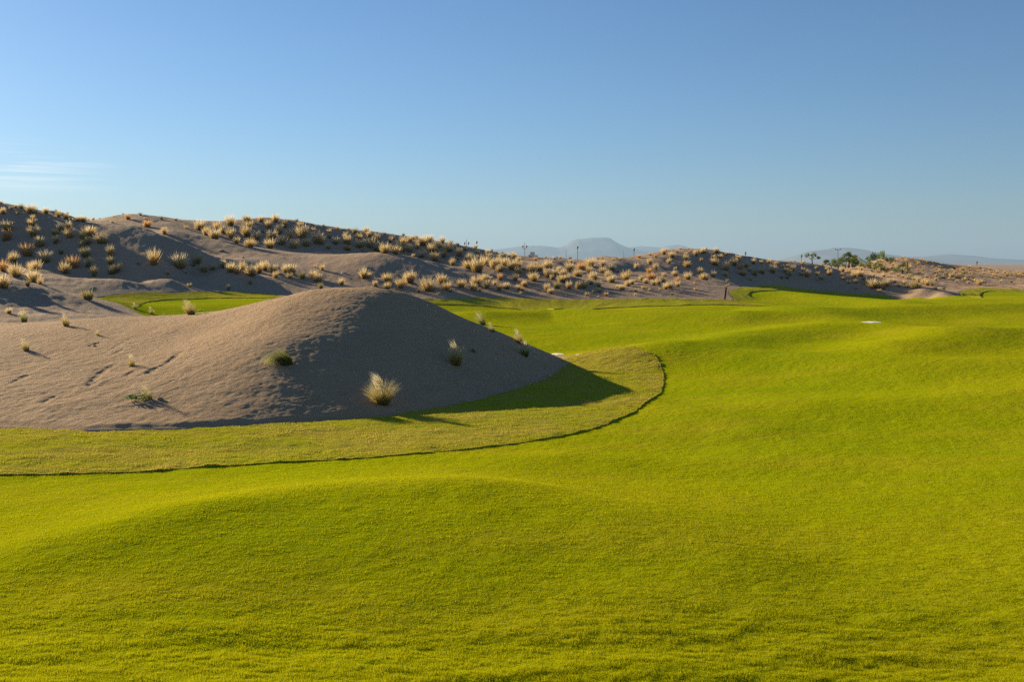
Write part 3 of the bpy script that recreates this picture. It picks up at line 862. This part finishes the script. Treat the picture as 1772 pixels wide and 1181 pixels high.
feather(46, 607, 21, 'buff clump near left photo edge casting a thin shadow', 'feather', wind=-.3, spread=.3, n=240)
feather(228, 634, 20, 'slender yellow green tuft above the long rut', 'feather', wind=-.1, spread=.3, n=180)
feather(257, 692, 28, 'thin upright green tuft beside the leafy weed', 'feather_green', wind=-.25, spread=.25, n=170)
feather(234, 535, 11, 'bluish green clump at the left tip of the small green', 'feather_green', wind=-.2, spread=.5, n=220)
feather(263, 544, 12, 'pale clump at front edge of the small green', 'feather', wind=-.2, spread=.4, n=220)
feather(284, 544.5, 5, 'low blades at the front edge of the small green', 'feather_green', wind=0, spread=.9, n=110, plume=False)
feather(345, 538, 6, 'tiny pale tuft right of the silvery clump', 'feather', wind=0, spread=.6, n=100, plume=False)

# leafy weed on the mound
p = hit(236, 694, 17, 40)
wd_ = empty('leafy_weed', tuple(p)); tag(wd_, 'low bright green leafy weed on the sunlit mound front', 'weed')
nl = 70
a = rng.random(nl) * 6.28; q = rng.random(nl)
base = np.stack([np.cos(a) * q * .20, np.sin(a) * q * .10, .02 + .08 * rng.random(nl)], 1)
lf = blades(base, .06 + .09 * rng.random(nl), np.full(nl, .045), a, .7 + .7 * rng.random(nl), np.full(nl, .5), 3)
mesh_obj('leaves', *lf[:2], M['weed'], wd_, smooth=False, col=lf[2])
st = clump(14, .14, .3, .8, .008, (0, 0), .3, .3)
mesh_obj('stems', *st[:2], M['weed'], wd_, smooth=False, col=st[2])

# ------------------------------------------------------------------ turf blades near the camera, and on the apron
nb = 1300000
u = rng.random(nb); s_ = -.60 + 1.2 * rng.random(nb)
d_ = 1 / (1 / 6.6 + u * (1 / 24.0 - 1 / 6.6))       # denser where it shows larger
x_ = s_ * d_; y_ = d_
z_ = grid_at(FZ, x_, y_)
apr = [np.array(p) for p in lip_w] + [np.array(p) for p in inner_m[::-1]]
ok = ~inside(x_, y_, apr) & (mound_at(x_, y_) < -5) & ~inside(x_, y_, mpoly)
keep = rng.random(nb) < np.clip((24 - d_) / 10, 0, 1)
ok &= keep
x_, y_, z_, d_ = x_[ok], y_[ok], z_[ok], d_[ok]
nb = len(x_)
long_ = sstep(9.4, 8.0, y_ + .5 * fbm(x_ * .6, y_ * .6, 2, 300))
pat = .5 + .5 * fbm(x_ * 3, y_ * 5, 3, 301)
cl = np.clip(.5 + 1.1 * fbm(x_ * 9, y_ * 16, 2, 305), 0, 1)
h_ = (.008 + .012 * cl * (.4 + .6 * rng.random(nb))) * (1 + .6 * pat) + long_ * (.004 + .036 * pat * cl * rng.random(nb))
w_ = np.maximum(.004, .0006 * d_) * (.7 + .6 * rng.random(nb))
bl = blades(np.stack([x_, y_, z_ - .004], 1), h_, w_, rng.random(nb) * 6.28, .15 + .8 * rng.random(nb), .4 * np.ones(nb), 1)
tag(mesh_obj('fairway_grass', *bl[:2], M['turf_blade'], smooth=False, col=bl[2]), 'close mown yellow green grass of the foreground fairway', 'grass', kind='stuff')

X, Y, Z = SGR
na = 260000
ii = rng.integers(0, X.shape[0] - 1, na); jj = rng.random(na) * (X.shape[1] - 2); j0 = jj.astype(int); fr = jj - j0; fi = rng.random(na)
def bl2(A): return (A[ii, j0] * (1 - fr) + A[ii, j0 + 1] * fr) * (1 - fi) + (A[ii + 1, j0] * (1 - fr) + A[ii + 1, j0 + 1] * fr) * fi
x_, y_, z_ = bl2(X), bl2(Y), bl2(Z)
edge = rng.random(na) < .12
x_[edge], y_[edge], z_[edge] = X[ii, 1][edge], Y[ii, 1][edge], Z[ii, 1][edge]
pat = .5 + .5 * fbm(x_ * 2.5, y_ * 2.5, 3, 311)
bl = blades(np.stack([x_, y_, z_ - .006], 1), .014 + .055 * pat * np.clip(.5 + 1.2 * fbm(x_ * 7, y_ * 9, 2, 315), 0, 1) * (.3 + .7 * rng.random(na)), np.full(na, .011), rng.random(na) * 6.28, .2 + .7 * rng.random(na), .5 * np.ones(na), 1)
bl[2][:, 1] = np.repeat(np.clip(.5 + 1.3 * fbm(x_ * .7, y_ * 1.1, 4, 313) + .5 * (rng.random(na) - .5), 0, 1), 3)
tag(mesh_obj('apron_grass', *bl[:2], M['rough_blade'], smooth=False, col=bl[2]), 'longer straw flecked grass around the foot of the mound', 'grass', kind='stuff')

# ------------------------------------------------------------------ stake, white patches, stones
M['stake'] = plain('stake_paint', (.045, .010, .009), .7, .15)
M['white_sand'] = plain('white_sand', (.80, .76, .66), .9, .1)
p = hit(1254, 519, 50, 75, use_mound=False)
r = empty('marker_stake', tuple(p)); r.rotation_euler = (0, math.radians(6.5), 0); tag(r, 'dark red marker stake leaning right at the sand edge', 'stake')
mb = MB(); hh = 22.5 * p[1] / F
mb.box((0, 0, hh / 2 - .05), (.10, .10, hh - .02)); mb.build('shaft', M['stake'], r)
mb = MB(); mb.box((0, 0, hh - .05 + .015), (.098, .098, .05), taper=.45); mb.build('cap', M['stake'], r)


def patch(px, py, wpx, dm, label):
    p = hit(px, py, 20, 70, use_mound=False)
    W = wpx * p[1] / F
    n = 40; v = [(p[0], p[1], float(grid_at(TG, p[:1], p[1:2])[0]) + .024)]
    for ring in (.6, 1.0):
        for k in range(n):
            q = 2 * math.pi * k / n
            rr_ = 1 + .25 * math.sin(2 * q + px) + .12 * math.sin(5 * q + py)
            x, y = p[0] + ring * W / 2 * rr_ * math.cos(q), p[1] + ring * dm / 2 * rr_ * math.sin(q)
            v.append((x, y, float(grid_at(TG, np.array([x]), np.array([y]))[0]) + (.02 if ring < 1 else .004)))
    f = [(0, 1 + k, 1 + (k + 1) % n) for k in range(n)]
    f += [(1 + k, 1 + n + k, 1 + n + (k + 1) % n) for k in range(n)] + [(1 + k, 1 + n + (k + 1) % n, 1 + (k + 1) % n) for k in range(n)]
    o = mesh_obj('sand_patch', v, f, M['white_sand']); tag(o, label, 'sand patch'); return o


patch(1509, 558, 28, .9, 'small white sand patch in the middle of right fairway')
patch(965, 613.5, 22, .5, 'white sand sliver on turf beside the right foot of mound')
patch(1000, 615, 9, .5, 'tiny white speck of sand right of the mound tip')

M['stone'] = plain('stone', (.30, .22, .16), .9, .1)
def stone(px, py, wpx, label, mat='stone', flat=.55):
    p = hit(px, py, 17, 90)
    r_ = wpx * p[1] / F / 2
    mb = MB(); n, mm = 12, 7; s = random.random() * 9
    for i in range(mm):
        th = math.pi * i / (mm - 1)
        for k in range(n):
            q = 2 * math.pi * k / n
            rr_ = r_ * (1 + .18 * math.sin(3 * q + s) * math.sin(th) + .12 * math.sin(5 * th + s + 2 * q))
            mb.v.append((rr_ * math.sin(th) * math.cos(q), rr_ * math.sin(th) * math.sin(q) * .8, rr_ * math.cos(th) * flat))
    for i in range(mm - 1):
        for k in range(n):
            mb.f.append((i * n + k, (i + 1) * n + k, (i + 1) * n + (k + 1) % n, i * n + (k + 1) % n))
    o = mb.build('stone', M[mat], None, True); o.location = (p[0], p[1], p[2] + r_ * flat * .35)
    tag(o, label, 'stone', 'stones on the sand'); return o


stone(277, 692, 10, 'flat dark stone right of the leafy weed')
stone(592, 683, 8, 'small dark clod in the shadow near mound foot')
stone(164, 600, 6, 'small clod above the ruts on left mound')
stone(170, 595, 4, 'tiniest clod above the ruts on left mound')
stone(383, 435.5, 10, 'pale boulder like clump on bare slope of centre dune', flat=.5)
stone(420, 447, 6, 'small brown stone on the bare slope of centre dune', flat=.6)
stone(593, 473, 5, 'pale stone on the foot of the smooth hump', 'white_sand', flat=.7)
stone(74, 494, 5, 'white stone on the near spur beside the big tussocks', 'white_sand', flat=.7)
stone(3, 418, 7, 'dark stone at left photo edge on the big dune')

# ------------------------------------------------------------------ lamps beyond the dunes
M['iron'] = plain('lamp_iron', (.05, .05, .055), .5, .4)
M['glass'] = plain('lamp_glass', (.16, .18, .20), .25, .5)


def lantern(mb_h, mb_g, x, z, s):
    mb_g.lathe([(.07 * s, 0), (.16 * s, .34 * s)], (x, 0, z), 8)
    mb_h.lathe([(.05 * s, -.05 * s), (.08 * s, 0)], (x, 0, z), 8)
    mb_h.lathe([(.20 * s, .34 * s), (.17 * s, .40 * s), (.07 * s, .52 * s), (.03 * s, .66 * s), (.001, .72 * s)], (x, 0, z), 8)


def lamp(px, ytop, d, label, style='single'):
    x = (px - CX) / F * d; ztop = zpix(ytop, d); z0 = -1.0
    L = ztop - z0; s = 1.25
    r = empty('street_lamp', (x, d, z0)); tag(r, label, 'street lamp', 'lamps beyond the dunes')
    mb = MB()
    if style == 'flood':
        mb.ring_tube([(0, 0, 0), (0, 0, L - .1)], [.10, .06]); mb.lathe([(.2, 0), (.2, .3), (.12, .5)], (0, 0, 0), 10); mb.build('pole', M['iron'], r)
        mb = MB(); mb.ring_tube([(-.6, 0, L - .1), (.6, 0, L - .1)], .05, 8); mb.build('crossarm', M['iron'], r)
        for sx in (-.6, .6):
            mb = MB(); mb.box((sx, 0, L + .06), (.34, .26, .20), taper=.8); mb.build('floodlight', M['glass'], r)
        return r
    if style == 'twin':
        top = L - .9 * s
        mb.ring_tube([(0, 0, 0), (0, 0, L - .1)], [.08, .04]); mb.lathe([(.2, 0), (.2, .35), (.10, .6)], (0, 0, 0), 10); mb.lathe([(.03, 0), (.06, .06), (.001, .2)], (0, 0, L - .12), 8); mb.build('pole', M['iron'], r)
        mb = MB()
        for sx in (-1, 1):
            mb.ring_tube([(0, 0, top - .35), (sx * .30, 0, top - .42), (sx * .42, 0, top - .2), (sx * .42, 0, top - .12)], .03, 8)
        mb.build('bracket', M['iron'], r)
        for sx in (-.42, .42):
            h_, g_ = MB(), MB(); lantern(h_, g_, sx, top - .12, s * .85)
            h = h_.build('lantern', M['iron'], r); g_.build('pane', M['glass'], h)
        return r
    mb.ring_tube([(0, 0, 0), (0, 0, L - .72 * s)], [.08, .05]); mb.lathe([(.2, 0), (.2, .35), (.10, .6)], (0, 0, 0), 10); mb.build('pole', M['iron'], r)
    h_, g_ = MB(), MB(); lantern(h_, g_, 0, L - .72 * s, s)
    h = h_.build('lantern', M['iron'], r); g_.build('pane', M['glass'], h)
    return r


lamp(908, 419.5, 220, 'street lamp with two lanterns left of the flat topped mountain', 'twin')
lamp(999.5, 424, 220, 'single lantern lamp before left slope of the flat topped mountain')
lamp(1097, 428, 220, 'single lantern lamp left of the right dune')
lamp(1290, 434.5, 220, 'lantern head showing above the right dune skyline')
lamp(1387, 439.5, 220, 'single lantern lamp left of the V shaped palm')
lamp(1450, 432, 240, 'tall mast with a crossbar of floodlights among the palms', 'flood')
lamp(1486.5, 443.5, 230, 'two lantern lamp between the palm clumps', 'twin')
lamp(1690.5, 451, 230, 'single lantern lamp near the right photo edge')
lamp(807.5, 414, 220, 'twin lantern heads showing over the centre dune skyline', 'twin')
lamp(825, 416, 230, 'slim lamp tip over the centre dune skyline')
M['pale_mast'] = plain('pale_mast', (.30, .34, .38), .6, .3)
for px, yt, d, lab in ((979.5, 432, 420, 'thin grey mast left of the single lantern lamp'), (825.5, 417, 330, None), (1079, 434, 460, 'faint thin mast on right slope of flat topped mountain')):
    if lab is None: continue
    x = (px - CX) / F * d; L = zpix(yt, d) + 1.2
    r = empty('mast', (x, d, -1.2)); tag(r, lab, 'mast')
    mb = MB(); mb.ring_tube([(0, 0, 0), (0, 0, L)], [.16, .08]); mb.build('pole', M['pale_mast'], r)
    mb = MB(); mb.lathe([(.3, 0), (.3, .5), (.2, .6)], (0, 0, 0), 10); mb.build('footing', M['pale_mast'], r)
# small building on the plain
M['pale_wall'] = plain('pale_wall', (.45, .47, .50), .8, .2); M['dark_win'] = plain('dark_window', (.06, .07, .09), .3, .5)
x = (921 - CX) / F * 650
r = empty('distant_building', (x, 650, -1.2)); tag(r, 'tiny pale building on the plain right of the two lantern lamp', 'building')
zt = zpix(437, 650) + 1.2
mb = MB(); mb.box((0, 0, zt / 2), (3.2, 4, zt)); mb.box((2.6, 0, zt * .42), (2.0, 4, zt * .84)); w = mb.build('wall', M['pale_wall'], r)
mb = MB(); mb.box((0, 0, zt + .12), (3.5, 4.3, .24)); mb.build('roof', M['pale_wall'], r)
for k in range(2):
    mb = MB(); mb.box((-.8 + 1.6 * k, -2.01, zt * .72), (.8, .06, 1.1)); mb.build('window', M['dark_win'], r)

# ------------------------------------------------------------------ palms
M['trunk'] = plain('palm_trunk', (.16, .11, .07), .9, .1)


def fan(az, el, stalk, R, c0, tilt=0.0, n=9):
    """one fan leaf on its stalk"""
    dirv = np.array([math.cos(az) * math.cos(el), math.sin(az) * math.cos(el), math.sin(el)])
    side = np.array([-math.sin(az), math.cos(az), 0]); up = np.cross(dirv, side) * -1
    up = np.cross(side, dirv)
    ro = random.choice((-1, 1)) * random.uniform(.45, 1.1)
    side, up = side * math.cos(ro) + up * math.sin(ro), up * math.cos(ro) - side * math.sin(ro)
    vs, fs, tn = [], [], []
    b = np.array(c0, float); e = b + dirv * stalk
    w = .035
    vs += [b + side * w, b - side * w, e - side * w * .6, e + side * w * .6]; fs += [(0, 1, 2), (0, 2, 3)]; tn += [.1] * 4
    for k in range(n):
        a = (k / (n - 1) - .5) * 3.6
        dd = dirv * math.cos(a) + side * math.sin(a) - up * .12 * abs(math.sin(a))
        L = R * (.75 + .25 * math.cos(a)) * random.uniform(.85, 1.05)
        pp = np.cross(dd, up); pp /= np.linalg.norm(pp) + 1e-9
        o = len(vs); wl = R * .10
        m = e + dd * L * .6; t = e + dd * L - np.array([0, 0, .06 * R]) - up * .05 * R
        vs += [e, m + pp * wl, m - pp * wl + up * .02, t]; fs += [(o, o + 1, o + 2), (o + 1, o + 3, o + 2)]; tn += [.3, .6, .6, 1.0]
    tn = np.array(tn)
    return np.array(vs), np.array(fs), np.stack([tn, tn * 0 + random.random(), tn * 0, tn * 0 + 1], 1)


def palm(px, ybase, ytop, d, label, n=11, trunk=.45, spread=1.0, seed=0, up=(0.1, 1.35)):
    random.seed(seed)
    x = (px - CX) / F * d; z0 = float(grid_at(TG, np.array([x]), np.array([d]))[0])
    zb_ = min(zpix(ybase, d), z0 + 9); z0 = min(z0, zb_)
    H = zpix(ytop, d) - z0; vis = zpix(ytop, d) - zb_
    tl = (zb_ - z0) + vis * trunk; R = vis * (1 - trunk) * 1.25; n = max(7, n)
    r = empty('palm_tree', (x, d, z0)); tag(r, label, 'palm', 'young fan palms beyond the right dune')
    mb = MB(); tr = max(.12, .06 * vis)
    mb.ring_tube([(0, 0, -.2), (.02, 0, tl * .4), (0, 0, tl * .8), (0, 0, tl + .1)], [tr * 1.3, tr, tr, tr * .6], 10)
    mb.build('trunk', M['trunk'], r, True)
    for k in range(n):
        az = 6.2832 * k / n * 2.4 + random.uniform(-.3, .3); el = up[0] + (up[1] - up[0]) * ((k * .618) % 1)
        a, b, c = fan(az, el, R * .55 * spread, R * .42, (0, 0, tl))
        mesh_obj('frond', a, b, M['palm'], r, smooth=False, col=c)
    return r


palm(1405, 458, 436, 120, 'V shaped young palm standing alone on the dune skyline', 7, .34, 1.0, 1, (.35, 1.25))
palm(1438, 464, 445, 125, 'low palm clump right of the tall crossbar mast', 7, .15, .9, 2, (.15, 1.2))
palm(1450, 465, 447, 128, 'dark low palm touching the two tiered palm', 7, .15, .8, 3, (.2, 1.3))
palm(1462, 467, 444, 122, 'left leaf crown below the two tiered palm top', 8, .2, 1.0, 4, (.2, 1.3))
palm(1468.5, 471, 435, 121, 'two tiered palm with brown tipped top', 11, .52, .9, 5, (-.2, 1.3))
palm(1474, 469, 443, 124, 'narrow upright palm hard against the two tiered palm', 7, .3, .8, 6, (.7, 1.4))
palm(1490, 471, 454, 118, 'bushy pale green palm in front of the two lantern lamp', 8, .1, .9, 7, (.1, 1.2))
palm(1497, 469, 443, 126, 'dark crowned palm right of the two lantern lamp', 8, .38, 1.0, 8, (.1, 1.2))
palm(1524, 475, 437, 112, 'tallest palm, with upright spiky crown before the right hills', 10, .38, 1.1, 9, (-.35, 1.45))
palm(1520, 475, 457, 110, 'low green palm skirt at foot of the tallest palm', 9, .1, 1.2, 10, (.1, 1.0))
palm(1561, 475, 455, 108, 'rightmost palm, short bright green crown beside a post', 9, .3, 1.0, 11, (-.1, 1.2))
random.seed(99)
p = np.array([(1570 - CX) / F * 112, 112.0]); z0 = float(grid_at(TG, p[:1], p[1:2])[0])
r = empty('post', (p[0], 112, z0)); tag(r, 'thin dark post right of the rightmost palm', 'post')
L = zpix(455, 112) - z0
mb = MB(); mb.ring_tube([(0, 0, -.2), (.03, 0, L)], [.09, .07]); mb.build('shaft', M['trunk'], r)
mb = MB(); mb.lathe([(.11, 0), (.11, .06), (.02, .12)], (.03, 0, L - .02), 10); mb.build('cap', M['trunk'], r)

# ------------------------------------------------------------------ far mountains
m, nt = mat_new('mountain_rock'); v = pos(nt); n_ = noise(nt, v, .003, 6, .6)
finish(nt, ramp(nt, n_, [(.35, (.10, .10, .09)), (.65, (.20, .17, .14))]), None, .95, .05); M['rock'] = m


def mountain(prof, D, depth, seed):
    px = np.arange(prof[0][0], prof[-1][0] + .1, 2.0)
    py = np.interp(px, [a for a, _ in prof], [b for _, b in prof])
    k = np.hanning(5)[1:-1]; k /= k.sum(); py = np.convolve(np.pad(py, 1, 'edge'), k, 'valid')
    crest = np.maximum(zpix(py, D), 0)
    xs = (px - CX) / F * D
    v_ = np.linspace(-1, 1, 41)
    VV, XX = np.meshgrid(v_, xs); CR = crest[:, None]
    prof_ = (1 - np.abs(VV)) ** .9
    rid = fbm(XX / 260, VV * depth / 260, 4, seed)
    Zm = CR * prof_ * (1 + .35 * rid * np.abs(VV) ** .5 * (1 - np.abs(VV))) - 6
    Yv = D + VV * depth
    idx = np.arange(Zm.size).reshape(Zm.shape)
    q = np.stack([idx[:-1, :-1], idx[:-1, 1:], idx[1:, 1:], idx[1:, :-1]], -1).reshape(-1, 4)
    o = mesh_obj('mountain', np.stack([XX, Yv, Zm], -1).reshape(-1, 3), q[:, ::-1], M['rock'])
    return tag(o, kind='structure')


mountain([(820, 440), (855, 431), (880, 428), (905, 424.5), (935, 424), (965, 427.5), (978, 424), (988, 416.5), (999, 412.5), (1005, 413), (1022, 410.5), (1047, 409.5), (1056, 411), (1066, 418), (1078, 424), (1092, 429), (1110, 432), (1150, 440), (1200, 453)], 9000, 1200, 500)
mountain([(1040, 440), (1075, 430), (1090, 427), (1108, 425), (1125, 426), (1140, 427), (1158, 424), (1172, 422.5), (1185, 425), (1215, 433), (1260, 445), (1300, 453)], 10000, 1200, 510)
mountain([(1350, 455), (1370, 450), (1385, 440), (1400, 433.5), (1420, 431.5), (1436, 430), (1442, 427.5), (1468, 427.5), (1490, 430), (1515, 435), (1530, 438), (1560, 444), (1600, 450), (1680, 455)], 7600, 1000, 520)
mountain([(1490, 450), (1520, 437.5), (1545, 440), (1575, 443.5), (1610, 442), (1642, 438.8), (1680, 441.5), (1720, 446), (1772, 448.5), (1850, 452)], 8600, 1000, 530)

# ------------------------------------------------------------------ air
mb = MB(); XH, Y0, Y1, ZT = 8500, -1500, 11800, 262
mb.box((0, (Y0 + Y1) / 2, (ZT - 8) / 2), (2 * XH, Y1 - Y0, ZT + 8))
m, nt = mat_new('haze_air')
pvn = N(nt, 'ShaderNodeVolumePrincipled'); pvn.inputs['Color'].default_value = (.34, .52, .76, 1); pvn.inputs['Density'].default_value = 1.35e-4; pvn.inputs['Anisotropy'].default_value = .15
o_ = N(nt, 'ShaderNodeOutputMaterial'); nt.links.new(pvn.outputs[0], o_.inputs['Volume'])
hz = mb.build('haze', m); tag(hz, kind='stuff'); hz['label'] = 'thin blue haze over the distant plain and mountains'; hz['category'] = 'haze'

# ------------------------------------------------------------------ sky, sun, camera
w = bpy.data.worlds.new('World'); SC.world = w; w.use_nodes = True; w.cycles.sampling_method = 'NONE'   # a smooth sky needs no light sampling
nt = w.node_tree; bg = nt.nodes['Background']
sky = N(nt, 'ShaderNodeTexSky', sky_type='NISHITA', sun_disc=False)
sky.sun_elevation = math.radians(SUN_EL); sky.sun_rotation = math.radians(-SUN_AZ)
sky.air_density = 1.0; sky.dust_density = .22; sky.ozone_density = 6.0; sky.altitude = 0
# thin cirrus low in the left sky
tc = N(nt, 'ShaderNodeTexCoord')
mp = N(nt, 'ShaderNodeMapping'); mp.inputs['Scale'].default_value = (4, 4, 120); mp.inputs['Rotation'].default_value = (0, math.radians(2.2), 0); nt.links.new(tc.outputs['Generated'], mp.inputs['Vector'])
nz = noise(nt, mp.outputs['Vector'], 1.0, 5, .6, .3)
sx = N(nt, 'ShaderNodeSeparateXYZ'); nt.links.new(tc.outputs['Generated'], sx.inputs[0])
mx_ = maprange(nt, sx.outputs['X'], -.36, -.44, 0, 1); mz1 = maprange(nt, sx.outputs['Z'], .06, .075, 0, 1); mz2 = maprange(nt, sx.outputs['Z'], .115, .09, 0, 1)
a = N(nt, 'ShaderNodeMath', operation='MULTIPLY'); nt.links.new(mx_, a.inputs[0]); nt.links.new(mz1, a.inputs[1])
b = N(nt, 'ShaderNodeMath', operation='MULTIPLY'); nt.links.new(a.outputs[0], b.inputs[0]); nt.links.new(mz2, b.inputs[1])
c_ = N(nt, 'ShaderNodeMath', operation='MULTIPLY'); nt.links.new(b.outputs[0], c_.inputs[0]); nt.links.new(maprange(nt, nz, .48, .68, 0, .6), c_.inputs[1])
res = mixc(nt, c_.outputs[0], sky.outputs[0], (9.0, 9.3, 9.6))
nt.links.new(res, bg.inputs['Color']); bg.inputs['Strength'].default_value = .05

L = bpy.data.lights.new('sun', 'SUN'); L.energy = 5.0; L.angle = math.radians(.5); L.color = (1.0, .82, .54)
so = bpy.data.objects.new('sun', L); C.objects.link(so)
az, el = math.radians(SUN_AZ), math.radians(SUN_EL)
from mathutils import Vector
so.rotation_euler = Vector((math.sin(az) * math.cos(el), -math.cos(az) * math.cos(el), -math.sin(el))).to_track_quat('-Z', 'Y').to_euler()

cam = bpy.data.cameras.new('camera'); co = bpy.data.objects.new('camera', cam); C.objects.link(co)
co.location = (0, 0, HC); co.rotation_euler = (math.radians(90), 0, 0)
cam.sensor_width = 36; cam.lens = 36 * F / 1772; cam.shift_y = -(590.5 - HY) / 1772
cam.clip_start = .1; cam.clip_end = 60000
SC.camera = co
SC.view_settings.view_transform = 'Standard'; SC.view_settings.look = 'None'; SC.view_settings.gamma = 1; SC.view_settings.exposure = 1.28
SC.cycles.use_denoising = False; SC.cycles.use_adaptive_sampling = False; SC.cycles.volume_bounces = 0; SC.cycles.max_bounces = 6
